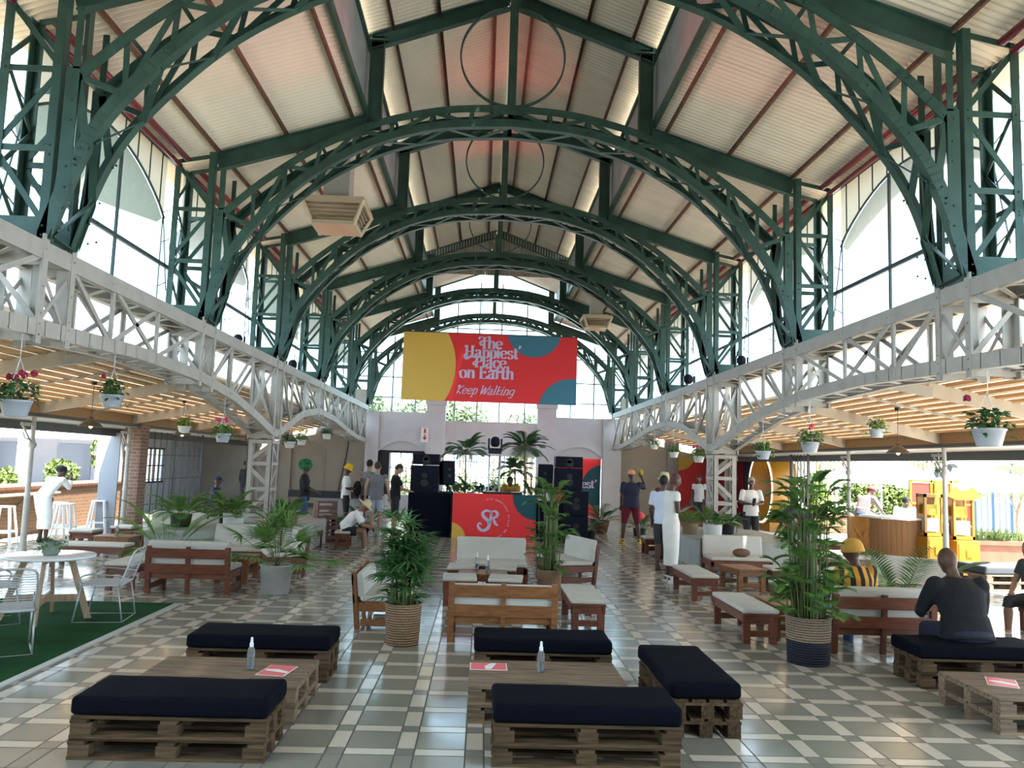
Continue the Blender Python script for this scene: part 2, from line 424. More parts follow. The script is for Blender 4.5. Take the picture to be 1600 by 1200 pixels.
def chord(b, P, side, y, inward, w=.105, flip=1):
    """a rolled angle following curve P on one side of the hall, face in plane y, flange pointing to inward*y"""
    off = w/2*flip
    Q = []
    for i, p in enumerate(P):
        t = (P[min(i+1, len(P)-1)] - P[max(i-1, 0)]).normalized(); nrm = Vector((t.y, -t.x, 0))
        if nrm.y < 0: nrm = -nrm
        Q.append((XC+side*(p.x + nrm.x*off), p.y + nrm.y*off, nrm))
    for i in range(len(Q)-1):
        (x0, z0, n0), (x1, z1, n1) = Q[i], Q[i+1]
        e = (Vector((x1, 0, z1))-Vector((x0, 0, z0)))*.02
        b.beam(Vector((x0, y, z0))-e, Vector((x1, y, z1))+e, .014, w)
        a = Vector((XC+side*P[i].x, y+inward*.05, P[i].y)) + Vector((side*n0.x, 0, n0.y))*.006
        c = Vector((XC+side*P[i+1].x, y+inward*.05, P[i+1].y)) + Vector((side*n1.x, 0, n1.y))*.006
        b.beam(a, c, .10, .012, up=(side*n0.x, 0, n0.y))
def frame(k):
    yf = Y0+DK*k; yb = yf+DEP
    if k == 5: yf, yb = YEND, YEND+.42
    nm = {0: 'nearest green steel arched frame, its feet on the two pale girders',
          1: 'second green arched frame from the viewer, carrying the largest full ring',
          2: 'third green arched frame, crossing behind the square roof vent on the left',
          3: 'fourth green arched frame, its crown just below the corrugated gable sheet',
          4: 'fifth green arched frame, passing right above the red and yellow banner',
          5: 'last and palest green arched frame standing on the glazed end wall'}[k]
    t = thing('arched_roof_frame', nm, 'steel arch', (XC, yf, 0), 0, 'green arched frames along the hall')
    def put(b, name, m=GREEN):
        b.v = [(x-XC, y-yf, z) for x, y, z in b.v]; return b.build(name, m, t)
    # arch: two parallel trusses
    for y, inn, nn in ((yf, 1, 'front_truss'), (yb, -1, 'rear_truss')):
        b = MB()
        for s in (-1, 1):
            chord(b, LOW, s, y, inn, .115, 1); chord(b, TOP, s, y, inn, .10, -1)
            nP = 8; tops = []; lows = []
            for i in range(nP+1): tops.append(at_len(TOP, TL, TL[-1]*i/nP)); lows.append(at_len(LOW, LL, 4.95*i/nP))
            yy = y + inn*.012
            for i in range(nP+1):
                T, B = tops[i], lows[i]
                pt = lambda p, dz=0: (XC+s*p.x, yy, p.y+dz)
                if i < nP: b.beam(pt(T, -.05), pt(B, .06), .012, .055, up=(1, 0, 0))
                if i < nP:
                    if i % 2 == 0: b.beam(pt(T, -.05), pt(lows[i+1], .06), .014, .06, up=(0, 0, 1))
                    else: b.beam(pt(B, .06), pt(tops[i+1], -.05), .014, .06, up=(0, 0, 1))
                if k < 3:
                    for p, dz in ((T, -.05), (B, .06)):
                        for q in (-.05, .05): rivet(b, XC+s*p.x+q, y-inn*.006, p.y+dz+q*.3*(-s), -inn)
            # fan from the haunch node down to the lower chord
            nd = Vector((4.22, 5.27, 0))
            for tl in (4.95, 5.55):
                q = at_len(LOW, LL, tl); b.beam((XC+s*nd.x, yy, nd.y), (XC+s*q.x, yy, q.y+.03), .014, .075)
            for z, tl in ((4.85, 5.55), (4.75, 6.05)):
                q = at_len(LOW, LL, tl); b.beam((XC+s*4.26, yy, z), (XC+s*q.x, yy, q.y+.02), .014, .06)
            # vertical member and gusset
            b.add([(XC+s*a_, y+e_, z_) for e_ in (-.008, .008) for a_, z_ in ((4.2, 4.12), (4.325, 3.66), (4.325, 5.33), (4.2, 5.33))], [(0, 1, 2, 3), (7, 6, 5, 4), (0, 4, 5, 1), (1, 5, 6, 2), (2, 6, 7, 3), (3, 7, 4, 0)])
            b.box((XC+s*4.235, y, 5.62), (.065, .016, .62))
            if k < 4:
                for z in (3.75, 3.95, 4.15, 4.35, 4.8, 5.0): rivet(b, XC+s*4.25, y-inn*.008, z, -inn); rivet(b, XC+s*4.17, y-inn*.012, min(z, 4.4)+.02, -inn)
        put(b, nn)
    b = MB()                                                  # soffit lacing between the two trusses
    for s in (-1, 1):
        n = 13
        for i in range(n):
            p, q = at_len(LOW, LL, 6.3*i/n), at_len(LOW, LL, 6.3*(i+1)/n)
            ya, yb2 = (yf+.05, yb-.05) if i % 2 == 0 else (yb-.05, yf+.05)
            b.beam((XC+s*p.x, ya, p.y+.012), (XC+s*q.x, yb2, q.y+.012), .07, .012)
        for i in range(9):
            p = at_len(TOP, TL, TL[-1]*i/8); b.beam((XC+s*p.x, yf, p.y-.02), (XC+s*p.x, yb, p.y-.02), .05, .012)
    put(b, 'soffit_lacing')
    # posts
    for s in (-1, 1):
        b = MB()
        for y, d in ((yf, 1), (yb, -1)):
            for h, top in ((HS+.045, 6.18), (HS+.53, 6.03)):
                b.box((XC+s*h, y, (3.62+top)/2), (.085, .014, top-3.62)); b.box((XC+s*(h+(-.04 if h < HS+.2 else .04)), y+d*.05, (3.62+top)/2), (.012, .10, top-3.62))
            za = [3.74, 4.52, 5.30, 6.02]
            for i, z in enumerate(za):
                b.beam((XC+s*(HS+.04), y+d*.012, z+(.10 if i == 3 else 0)), (XC+s*(HS+.54), y+d*.012, z), .012, .06 if i else .24)
            seq = [(0, 1), (1, 0), (0, 1)]
            for i in range(3):
                a, c = seq[i]; hh = (HS+.05, HS+.53)
                b.beam((XC+s*hh[a], y+d*.014, za[i]+.06), (XC+s*hh[c], y+d*.014, za[i+1]-.06), .012, .055)
            if k < 4:
                for z in za:
                    rivet(b, XC+s*(HS+.045), y-d*.007, z+.03, -d); rivet(b, XC+s*(HS+.53), y-d*.007, z, -d); rivet(b, XC+s*(HS+.045), y-d*.007, z-.06, -d)
        for h in (HS+.53,):                                   # lacing on the outer side
            zz = [3.75, 4.3, 4.85, 5.4, 5.95]
            for i in range(4):
                ya, y2 = (yf, yb) if i % 2 else (yb, yf)
                b.beam((XC+s*h, ya, zz[i]), (XC+s*h, y2, zz[i+1]), .012, .05)
        put(b, 'lattice_post')
    # main rafters (I sections), upright stub posts of the raised roof, its rafters
    ym = yf+.16
    for s in (-1, 1):
        b = MB()
        def isec(p, q, d=.25, wf=.11):
            v = (Vector(q)-Vector(p)).normalized(); u = v.cross(Vector((0, 1, 0))); u = u if u.z > 0 else -u
            b.beam(p, q, .02, d, up=u)
            for e in (-1, 1): b.beam(Vector(p)+u*(e*d/2), Vector(q)+u*(e*d/2), wf, .016, up=u)
        isec((XC+s*(HS+.02), ym, 6.09), (XC+s*2.15, ym, 6.80))
        put(b, 'side_rafter')
        b = MB(); isec((XC+s*2.22, ym, 8.08), (XC, ym, 8.90), .22); put(b, 'upper_rafter')
        b = MB(); b.box((XC+s*2.08, ym, 7.45), (.20, .02, 1.5))
        for e in (-1, 1): b.box((XC+s*2.08+e*.10, ym, 7.45), (.014, .13, 1.5))
        b.box((XC+s*2.08, ym, 8.12), (.3, .16, .03)); put(b, 'stub_post')
    # ring and king hanger
    if k < 4:
        b = MB(); n = 56; ring = []
        for i in range(n+1):
            a = 2*PI*i/n; ring.append((math.sin(a), math.cos(a)))
        for i in range(n):
            (sx, cx), (s2, c2) = ring[i], ring[i+1]
            b.add([(XC+sx*.81, yf+.02, 7.92+cx*.81), (XC+s2*.81, yf+.02, 7.92+c2*.81), (XC+s2*.81, yf+.085, 7.92+c2*.81), (XC+sx*.81, yf+.085, 7.92+cx*.81),
                   (XC+sx*.785, yf+.02, 7.92+cx*.785), (XC+s2*.785, yf+.02, 7.92+c2*.785), (XC+s2*.785, yf+.085, 7.92+c2*.785), (XC+sx*.785, yf+.085, 7.92+cx*.785)],
                  [(0, 1, 2, 3), (7, 6, 5, 4), (0, 4, 5, 1), (3, 2, 6, 7)], True)
        put(b, 'ring')
    b = MB(); b.box((XC, yf+.05, 7.95), (.06, .09, 1.75)); b.box((XC, yf, 7.95), (.13, .016, 1.75))
    for i in range(9): rivet(b, XC, yf-.008, 7.3+i*.18)
    b.box((XC, yf-.004, 7.04), (.34, .02, .13))
    put(b, 'king_hanger')
    return t
for k in range(0, 6): frame(k)

# ---- white lattice girders
def zbot(y):
    K = [(3.1, 2.45), (5.5, 2.66), (7.4, 2.74), (9.6, 2.81), (11.6, 2.76), (13.3, 2.60), (14.7, 2.36), (15.95, 2.10), (16.35, 2.10), (17.2, 2.32), (18.4, 2.62), (20.2, 2.80), (22.2, 2.73), (24.4, 2.52), (26.5, 2.35), (28.55, 2.3)]
    for i in range(len(K)-1):
        if K[i+1][0] >= y:
            t = (y-K[i][0])/(K[i+1][0]-K[i][0]); return K[i][1]*(1-t)+K[i+1][1]*t
    return K[-1][1]
def girder(s):
    xi = XC+s*HS; xo = xi+s*.48
    t = thing('lattice_girder', 'long pale riveted lattice girder %s' % ('above the left aisle with the brick pier' if s < 0 else 'above the right aisle with the yellow ring'),
              'girder', (xi, 3.0, 0), 0, 'pale lattice girders')
    def put(b, name, m=WHITE): b.v = [(x-xi, y-3.0, z) for x, y, z in b.v]; return b.build(name, m, t)
    ya, yb = 3.0, 28.42; ys = [ya+(yb-ya)*i/90 for i in range(91)]
    b = MB()
    for x in (xi, xo):
        b.bx(x-.008, x+.008, ya, yb, 3.45, 3.62); b.bx(x, x+s*(.08 if x == xi else -.08), ya, yb, 3.612, 3.625); b.bx(x, x+s*(.08 if x == xi else -.08), ya, yb, 3.45, 3.462)
    b.bx(min(xi, xo), max(xi, xo), ya, yb, 3.618, 3.628) if False else None
    for i in range(58):
        y = ya+i*.44; b.beam((xi, y, 3.455), (xo, y+(.44), 3.455), .05, .01) if i % 2 else b.beam((xo, y, 3.455), (xi, y+.44, 3.455), .05, .01)
    put(b, 'top_chord')
    b = MB()
    for x in (xi, xo):
        sg = s if x == xi else -s
        for i in range(90):
            p, q = ys[i], ys[i+1]
            b.beam((x, p-.005, zbot(p)+.075), (x, q+.005, zbot(q)+.075), .016, .15)
            b.beam((x+sg*.04, p-.005, zbot(p)+.006), (x+sg*.04, q+.005, zbot(q)+.006), .08, .012)
    n = 0; y = ya
    while y < yb-.4:
        a, c = (xi, xo) if n % 2 else (xo, xi); b.beam((a, y, zbot(y)+.02), (c, y+.36, zbot(y+.36)+.02), .06, .012); y += .36; n += 1
    put(b, 'bottom_chord')
    web = MB(); riv = web; UP = {}
    for x in (xi, xo):
        inner = x == xi; sg = s if inner else -s
        def bar(p, q, w=.055): web.beam((x+sg*.012, p[0], p[1]), (x+sg*.012, q[0], q[1]), .012, w, up=(0, 1, 0)); web.beam((x+sg*.035, p[0]+.02, p[1]), (x+sg*.035, q[0]+.02, q[1]), .045, .01, up=(0, 1, 0))
        for k in range(-1, 5):
            y1 = Y0+DK*k; y2 = y1+DEP; y3 = y1+DK
            if k == 4: y3 = 28.5
            v1, v2 = y1+1.45, y1+2.68
            pat = {-1: '\\X/', 0: '\\X/', 1: '///', 2: '\\\\\\', 3: '\\X/', 4: '\\\\X'}[k]
            cells = [(y2, v1), (v1, v2), (v2, y3)]
            for v in (v1, v2):
                bar((v, zbot(v)+.12), (v, 3.50), .06)
                for zz in (3.53, zbot(v)+.07):
                    for dy in (-.09, 0, .09):
                        if inner and k < 3: rivet(riv, x, v+dy, zz+(.02 if dy == 0 else 0), -s, 'x', .012)
            for c, (a, e) in zip(pat, cells):
                a_, e_ = a+.05, e-.05
                if c in '\\X': bar((a_, 3.48), (e_, zbot(e_)+.12))
                if c in '/X': bar((a_, zbot(a_)+.12), (e_, 3.48))
            for y in (y1, y2):
                if y < ya: continue
                upr = UP.setdefault(round(y, 2), MB())
                zb = zbot(y)-.07
                upr.bx(x-s*.012, x+s*.012, y-.045, y+.045, zb, 3.69); upr.bx(x, x+sg*.12, y-.05*(1 if y == y2 else -1)-.006, y-.05*(1 if y == y2 else -1)+.006, zb, 3.66)
                if inner and k < 4:
                    for zz in (3.55, 3.2, 2.95, zb+.18, zb+.08): rivet(riv, x-s*.01, y, zz, -s, 'x', .012)
            if y1 > ya:
                zl, zh = zbot(y1)+.1, 3.4
                web.beam((x+sg*.02, y1, zl), (x+sg*.02, y2, zh), .01, .045, up=(0, 1, 0)); web.beam((x+sg*.03, y1, zh), (x+sg*.03, y2, zl), .01, .045, up=(0, 1, 0))
    for k in range(-1, 5):
        for y in (Y0+DK*k, Y0+DK*k+DEP):
            if y < ya: continue
            upr = UP[round(y, 2)]
            upr.bx(min(xi, xo), max(xi, xo), y-.006, y+.006, zbot(y)-.05, zbot(y)+.1); upr.bx(min(xi, xo), max(xi, xo), y-.006, y+.006, 3.4, 3.6)
            upr.beam((xi, y, zbot(y)+.1), (xo, y, 3.4), .012, .05)
    put(web, 'web_bars')
    for u_ in UP.values(): put(u_, 'panel_post')
    # lattice column below the third frame
    c = thing('lattice_column', 'pale lattice column under the %s' % ('left girder, rising from the planter block by the palms' if s < 0 else 'right girder, rising from the plinth with white and wicker pots'), 'column', (xi, Y0+DK*2, .5), 0, 'pale lattice columns')
    yc = Y0+DK*2
    def cput(b, name): b.v = [(x-xi, y-yc, z-.5) for x, y, z in b.v]; return b.build(name, WHITE, c)
    b = MB()
    for x in (xi, xo):
        for y in (yc, yc+DEP):
            sx = s if x == xi else -s; sy = 1 if y == yc else -1
            b.bx(x, x+sx*.10, y, y+sy*.014, .5, 2.02); b.bx(x, x+sx*.014, y, y+sy*.10, .5, 2.02)
    cput(b, 'corner_posts')
    b = MB(); zz = [.56, 1.06, 1.56, 1.99]
    for i, z in enumerate(zz):
        for y in (yc+.01, yc+DEP-.01): b.beam((xi, y, z), (xo, y, z), .012, .07)
        for x in (xi, xo): b.beam((x, yc, z), (x, yc+DEP, z), .012, .06)
        if i < 3:
            a, e = (xi, xo) if i % 2 == (0 if s > 0 else 1) else (xo, xi)
            for y in (yc+.02, yc+DEP-.02): b.beam((a, y, zz[i]+.03), (e, y, zz[i+1]-.03), .012, .075)
            p, q = (yc, yc+DEP) if i % 2 else (yc+DEP, yc)
            for x in (xi+s*.01, xo-s*.01): b.beam((x, p, zz[i]+.03), (x, q, zz[i+1]-.03), .012, .06)
    cput(b, 'lacing')
    # planter block under the column
    X0, X1 = (xi+.32, xi-1.0) if s > 0 else (xi-.95, xi+1.05)
    if s > 0: X0, X1 = 3.76, 5.75
    else: X0, X1 = -5.25, -3.1
    b = MB(); b.bx(X0, X1, 13.75 if s > 0 else 12.9, 17.2, 0, .50); o = b.build('concrete_plinth', PLINTH, bevel=.02)
    tag(o, 'low rendered block around the foot of the %s lattice column' % ('left' if s < 0 else 'right'), 'plinth', 'low blocks around the columns')
    return t
girder(-1); girder(1)

# ---- clerestory glazing on both sides, bay by bay
wn = 0
def side_window(s, k):
    global wn; wn += 1
    x = XC+s*(HS+.66); ya, yb = Y0+DK*k+DEP*.5+.02, Y0+DK*(k+1)+DEP*.5-.02
    if k == 4: yb = 28.55
    fr = MB(); ym = (ya+yb)/2+.35
    fr.bx(x-.02, x+.02, ya, yb, 3.64, 3.70); fr.bx(x-.015, x+.015, ym-.02, ym+.02, 3.7, 5.7); fr.bx(x-.02, x+.02, ya, yb, 4.42, 4.475)
    fr.bx(x-.02, x+.02, ya, yb, 6.02, 6.07)
    arc = []
    for i in range(19):
        u = i/18; arc.append((x, ya+.3+(yb-ya-.6)*u, 5.12+.62*math.sin(PI*u)**.8))
    fr.tube(arc, .018, 6)
    for i in range(1, 18, 2): fr.beam(arc[i], (x, arc[i][1], 6.03), .014, .014)
    for e, y in ((1, ya+.35), (-1, yb-.35)):
        fr.beam((x, y, 3.7), (x, y+e*(.0)+.0, 5.2), .014, .014) ; fr.beam((x, y-e*.02, 5.15), (x, y-e*.30, 4.1), .014, .014)
        for z in (4.1, 4.75, 5.2): fr.beam((x, y, z), (x, y-e*.28, z+.12), .012, .012)
    o = struct(fr.build('window', mat('dark_window_bar', (.05, .07, .075), .5)))
    g = MB(); g.add([(x+s*.004, ya, 3.68), (x+s*.004, yb, 3.68), (x+s*.004, yb, 5.1), (x+s*.004, ya, 5.1)], [(0, 1, 2, 3)])
    top = [(x+s*.004, a[1], a[2]) for a in arc]
    g.add([(x+s*.004, arc[0][1], 5.1)] + top + [(x+s*.004, arc[-1][1], 5.1)], [tuple(range(len(top)+2))])
    g.build('pane', GLASSH if (k % 2 or s > 0) else GLASS, o)
    sp = MB(); up = [(x+s*.01, p[1], 6.02) for p in top]
    n = len(top); sp.add([(x+s*.012, *p[1:]) for p in top] + up, [(i, i+1, n+i+1, n+i) for i in range(n-1)])
    sp.build('spandrel_sheet', SPAND, o)
    # hood sheet hanging outside below the curve
    hd = MB(); n = len(top); lo = [(x+s*(.10+.6*math.sin(PI*i/18)), p[1], 5.06) for i, p in enumerate(top)]
    hd.add([(x+s*.03, p[1], p[2]) for p in top] + lo, [(i, i+1, n+i+1, n+i) for i in range(n-1)], True)
    hd.build('hood_sheet', SPAND, o)
for s in (-1, 1):
    for k in range(-1, 5): side_window(s, k)
# red pipes under the eaves
for s in (-1, 1):
    for j, (dx, dz) in enumerate(((0, 0), (.10, -.10))):
        b = MB()
        for k in range(-1, 5):
            ya, yb = Y0+DK*k+DEP+.02, Y0+DK*(k+1)-.02
            b.tube([(XC+s*(HS+.40+dx), ya, 6.05+dz), (XC+s*(HS+.40+dx), yb, 6.05+dz)], .045-.01*j, 10)
        o = b.build('red_pipe', RED); tag(o, '%s red pipe under the %s eaves, running through the bays' % (('upper', 'lower')[j], ('left', 'right')[s > 0]), 'pipe', 'red pipes under the eaves')

# ---- end wall and its glazing
YW = 28.6
def endwall():
    def blk(x0, x1, z0, z1, d=0, m=WALL): return struct(MB().bx(x0, x1, YW-d, YW+.3, z0, z1).build('wall', m))
    blk(-4.15, -3.70, 0, 3.42, .12); blk(4.30, 4.95, 0, 3.44, .12)         # corner pilasters
    blk(-2.02, -1.36, 0, 3.72, .16); blk(1.92, 2.60, 0, 3.72, .16)         # piers
    for x0, x1 in ((-2.06, -1.32), (1.88, 2.64)): blk(x0, x1, 3.72, 3.90, .20)
    for s, (x0, x1) in ((0, (-3.70, -2.02)), (1, (2.60, 4.30))):
        # wall with a segmental arch head over an opening
        pts = []; n = 18; xm = (x0+x1)/2; hw = (x1-x0)/2
        for i in range(n+1):
            u = -1+2*i/n; pts.append((xm+u*hw, 2.0+.40*(1-u*u)))
        b = MB(); b.prism([(x0, 3.43)] + [(p[0], p[1]) for p in pts] + [(x1, 3.43)], YW-.02, YW+.3); struct(b.build('wall', WALL))
    b = MB().bx(-1.36, 1.92, YW+.1, YW+.3, 1.98, 3.18); struct(b.build('wall', WALL))   # recessed centre panel
    for x0, x1 in ((-3.70, -2.02), (2.60, 4.30)):
        b = MB().prism([(x0, 1.99)] + [((x0+x1)/2+(x1-x0)/2*u/9, 2.0+.41*(1-(u/9)**2)) for u in range(-9, 10)] + [(x1, 1.99)], YW+.08, YW+.16); struct(b.build('wall', WALL))
    # left opening: dark frame, lower wall
    struct(MB().bx(-3.70, -2.02, YW+.05, YW+.2, 0, .50).build('wall', WALL))
    # beige walls either side
    struct(MB().bx(-13.5, -4.15, YW+.02, YW+.3, 0, 4.2).build('wall', BEIGE))
    struct(MB().bx(4.95, 10.3, YW+.02, YW+.3, 0, 4.2).build('wall', BEIGE))
    b = MB(); n = 14                                                       # blind arched panel
    x0, x1 = -6.62, -5.55
    pr = [(x0, .05)] + [(x0+(x1-x0)*i/n, 2.02+.26*math.sin(PI*i/n)) for i in range(n+1)] + [(x1, .05)]
    for i in range(len(pr)-1): b.beam((pr[i][0], YW, pr[i][1]), (pr[i+1][0], YW, pr[i+1][1]), .03, .05)
    b.beam((x0, YW, 1.9), (x1, YW, 1.9), .02, .03); b.beam((x0, YW, 1.4), (x1, YW, 1.4), .02, .03); b.beam((-6.1, YW, .1), (-6.1, YW, 1.9), .02, .02)
    b.bx(-7.09, -6.72, YW-.12, YW+.02, 0, 2.9)
    struct(b.build('trim', BEIGE))
    struct(MB().bx(-9.6, -4.15, YW-.02, YW+.02, 0, .12).build('baseboard_back', DARK))
    # the great arched end window
    b = MB()
    for x in (-4.19, -3.34, -2.50, -1.90, -1.07, -.26, .55, 1.48, 2.3, 3.15, 4.0, 4.7):
        top = 3.6+ (8.4-3.6)*max(.1, 1-((x-XC)/5.6)**2)
        b.bx(x-.022, x+.022, YW+.45, YW+.49, 3.1, top)
    for z in (3.98, 4.72, 5.6, 6.6): b.bx(-4.9, 5.4, YW+.45, YW+.49, z-.018, z+.018)
    w1 = struct(b.build('window', mat('end_window_bar', (.16, .20, .22), .5)))
    g = MB().add([(-4.9, YW+.47, 3.0), (5.4, YW+.47, 3.0), (5.4, YW+.47, 8.4), (-4.9, YW+.47, 8.4)], [(0, 1, 2, 3)]); g.build('pane', GLASS, w1)
    # window bars in the left arch opening
    b = MB(); b.bx(-3.70, -3.62, YW+.05, YW+.12, .5, 2.05); b.bx(-3.70, -2.02, YW+.05, YW+.12, 1.97, 2.06); b.bx(-2.10, -2.02, YW+.05, YW+.12, .5, 2.05)
    for i in range(7): x = -3.3+i*.2; b.bx(x-.012, x+.012, YW+.3, YW+.32, .5, 2.0)
    for z in (.95, 1.45): b.bx(-3.3, -2.1, YW+.3, YW+.32, z-.012, z+.012)
    b.bx(-3.62, -3.3, YW+.1, YW+.8, .5, 2.0)
    struct(b.build('window', BLACKM))
    b = MB()
    for i in range(16): x = -1.2+i*.2; b.bx(x-.012, x+.012, YW+.3, YW+.32, 0, 2.0)
    for z in (.6, 1.2, 1.75): b.bx(-1.3, 1.9, YW+.3, YW+.32, z-.012, z+.012)
    struct(b.build('window', BLACKM))
endwall()
# evacuation sign
b = MB(); b.bx(-2.20, -1.92, YW-.20, YW-.185, 2.38, 2.90); o = b.build('evacuation_sign', mat('sign_white', (.8, .8, .75), .5))
tag(o, 'small white sign with red marks and arrow on the pale pier', 'sign')
b = MB(); b.prism([(-2.09, 2.70), (-2.03, 2.70), (-2.03, 2.82), (-2.06, 2.87), (-2.09, 2.82)], YW-.21, YW-.19); b.build('exit_mark', mat('sign_red', (.55, .02, .02), .5), o)
b = MB(); b.prism([(-2.08, 2.64), (-2.08, 2.55), (-2.14, 2.55), (-2.06, 2.45), (-1.98, 2.55), (-2.04, 2.55), (-2.04, 2.64)], YW-.21, YW-.19); b.build('arrow', MATS['sign_red'], o)

# ---- aisles: slatted timber ceilings, beams, fascia, gutters and posts
def aisle(s):
    xs = lambda h: XC+s*h
    zt = lambda h: 2.98 - .20*(h-4.95)
    H0, H1 = 4.95, 7.62
    yb = 28.5 if s < 0 else 28.5
    b = MB(); b.add([(xs(H0), 2.5, zt(H0)+.10), (xs(H0), yb, zt(H0)+.10), (xs(H1+.1), yb, zt(H1+.1)+.10), (xs(H1+.1), 2.5, zt(H1+.1)+.10)], [(0, 1, 2, 3)])
    struct(b.build('ceiling', SHEET))
    b = MB(); n = 13
    for i in range(n):
        h = H0+.06+(H1-H0-.1)*i/(n-1); b.beam((xs(h), 2.5, zt(h)+.04), (xs(h), yb, zt(h)+.04), .150, .045)
    struct(b.build('ceiling', PINE))
    for y in (2.7, 6.3, 9.9, 13.5, 17.1, 20.7, 24.3):
        b = MB(); b.beam((xs(5.35), y, zt(5.35)-.07), (xs(H1), y, zt(H1)-.07), .07, .17); struct(b.build('beam', BEAMC))
        b = MB(); b.beam((xs(HS+.5), y, zt(5.0)-.10), (xs(5.4), y, zt(5.4)-.10), .09, .12); struct(b.build('beam', WHITE))
        b = MB(); b.beam((xs(5.0), y+1.8, zt(5)-.005), (xs(H1), y+1.8, zt(H1)-.005), .04, .03); struct(b.build('beam', WHITE))
    b = MB(); b.bx(xs(H1)-.02, xs(H1)+.02, 2.5, yb, 2.29, 2.50); struct(b.build('trim', OSB))
    b = MB(); b.bx(xs(H1)-.05, xs(H1)+.05, 2.5, yb, 2.235, 2.29); b.bx(xs(H1+.42)-.03, xs(H1+.42)+.03, 2.5, yb, 2.02, 2.17); struct(b.build('trim', DARK))
    b = MB(); b.beam((xs(H1+.0), 2.5, 2.23), (xs(H1+.0), yb, 2.23), .02, .02); b.add([(xs(H1+.03), 2.5, 2.25), (xs(H1+.03), yb, 2.25), (xs(H1+.45), yb, 2.16), (xs(H1+.45), 2.5, 2.16)], [(0, 1, 2, 3)]); struct(b.build('ceiling', mat('eaves_sheet', (.42, .40, .36), .5)))
    # thin iron posts
    for i, y in enumerate((6.3, 9.9, 13.5, 17.1)):
        where = {(-1, 0): 0, (-1, 1): 0}.get((s, i))
        if y < 9: continue
        if s < 0 and y < 13: continue
        lab = {(-1, 2): 'slim white iron post with a bracket beside the woman in white', (-1, 3): 'slim white iron post with a bracket in front of the brick pier',
               (1, 1): 'slim white iron post at the right edge, nearest of its row', (1, 2): 'slim pale iron post with a floodlight in front of the yellow cabinets', (1, 3): 'slim pale iron post in front of the green hedge'}[(s, i)]
        t = thing('iron_post', lab, 'post', (xs(H1+.05), y, 0), 0, 'slim posts along the aisles')
        MB().lathe([(.075, 0), (.075, .05), (.05, .1), (.045, .9), (.05, .93), (.04, .97), (.036, 1.70), (.065, 1.74), (.07, 1.78), (.045, 1.82), (.035, 1.86), (.035, 2.23)], 14).build('shaft', WHITE, t)
        q_ = -1 if s < 0 else 1; b = MB(); b.beam((0, 0, 2.1), (0, q_*.35, 2.1), .05, .05); b.beam((0, q_*.05, 1.82), (0, q_*.33, 2.08), .02, .03); b.tube([(0, q_*.1, 1.85), (0, q_*.22, 1.87), (0, q_*.3, 1.97)], .012, 6); b.build('bracket', WHITE, t)
        if s > 0 and i == 2:
            b = MB(); b.box((0, -.25, 1.88), (.12, .14, .1), M=Matrix.Rotation(.5, 3, 'X')); b.beam((0, 0, 1.9), (0, -.2, 1.95), .02, .02); b.build('floodlight', GREYP, t)
aisle(-1); aisle(1)
# ================================================================== FURNITURE
rnd = random.Random(7)
def pallet_proto(L=1.08, W=.46, H=.118, nb=4, m=WOODP):
    t = thing('wooden_pallet', 'x', 'pallet')
    b = MB(); g = W/nb
    for i in range(nb): b.box((0, -W/2+g*(i+.5), H-.009), (L, g*(.86 if nb > 4 else .8), .018))
    b.build('deck', m, t, bevel=.002)
    for x in (-L/2+.045, 0, L/2-.045): MB().box((x, 0, H-.027), (.09, W, .018)).build('stringer', m, t)
    for x in (-L/2+.06, 0, L/2-.06):
        for y in (-W/2+.045, 0, W/2-.045): MB().box((x, y, (H-.036+.018)/2), (.115, .085, H-.054)).build('block', m, t, bevel=.003)
    for y in (-W/2+.045, 0, W/2-.045): MB().box((0, y, .009), (L, .085, .018)).build('bottom_board', m, t)
    return t
def cushion(x, y, z, L, W, H, m, label, group, rz=0, name='seat_cushion'):
    n = 14; b = MB(); vs = []; top = []
    b.box((0, 0, H/2), (L, W, H))
    o = b.build(name, m, None, (x, y, z), rz, bevel=.028)
    o.modifiers['bevel'].segments = 4
    s2 = o.modifiers.new('sub', 'SUBSURF'); s2.subdivision_type = 'SIMPLE'; s2.levels = s2.render_levels = 3
    tx = bpy.data.textures.get('soft') or bpy.data.textures.new('soft', 'CLOUDS'); tx.noise_scale = .35
    d = o.modifiers.new('d', 'DISPLACE'); d.texture = tx; d.strength = .016; d.mid_level = .5
    for p in o.data.polygons: p.use_smooth = True
    return tag(o, label, 'cushion', group)
PB = pallet_proto(); PT = pallet_proto(1.08, .74, .118, 6, PLANKT); index_kids(PB); index_kids(PT)
used = {'b': False, 't': False}
def put_pallet(kind, x, y, z, rz, label):
    P = PB if kind == 'b' else PT
    if not used[kind]:
        used[kind] = True; P.location = (x, y, z); P.rotation_euler = (0, 0, rz); P['label'] = label; P['group'] = 'wooden pallets stacked as seats and tables'; return P
    return copytree(P, None, (x, y, z), rz, label, 'wooden pallets stacked as seats and tables')
SEATS = [(-1.70, 4.92, 0, 'the left navy cushion closest to the viewer'), (-1.66, 6.56, 0, 'the navy cushion behind the left pallet table'),
         (.655, 4.94, 0, 'the middle navy cushion closest to the viewer'), (.53, 6.66, 0, 'the navy cushion behind the middle pallet table'),
         (1.50, 5.82, PI/2, 'the navy cushion that points lengthwise down the hall'), (4.17, 6.80, 0, 'the navy bench the man in black sits on')]
for x, y, rz, d in SEATS:
    put_pallet('b', x, y, 0, rz, 'lower pallet of the pair under ' + d)
    put_pallet('b', x+.006, y-.004, .118, rz+.006, 'upper pallet directly under ' + d)
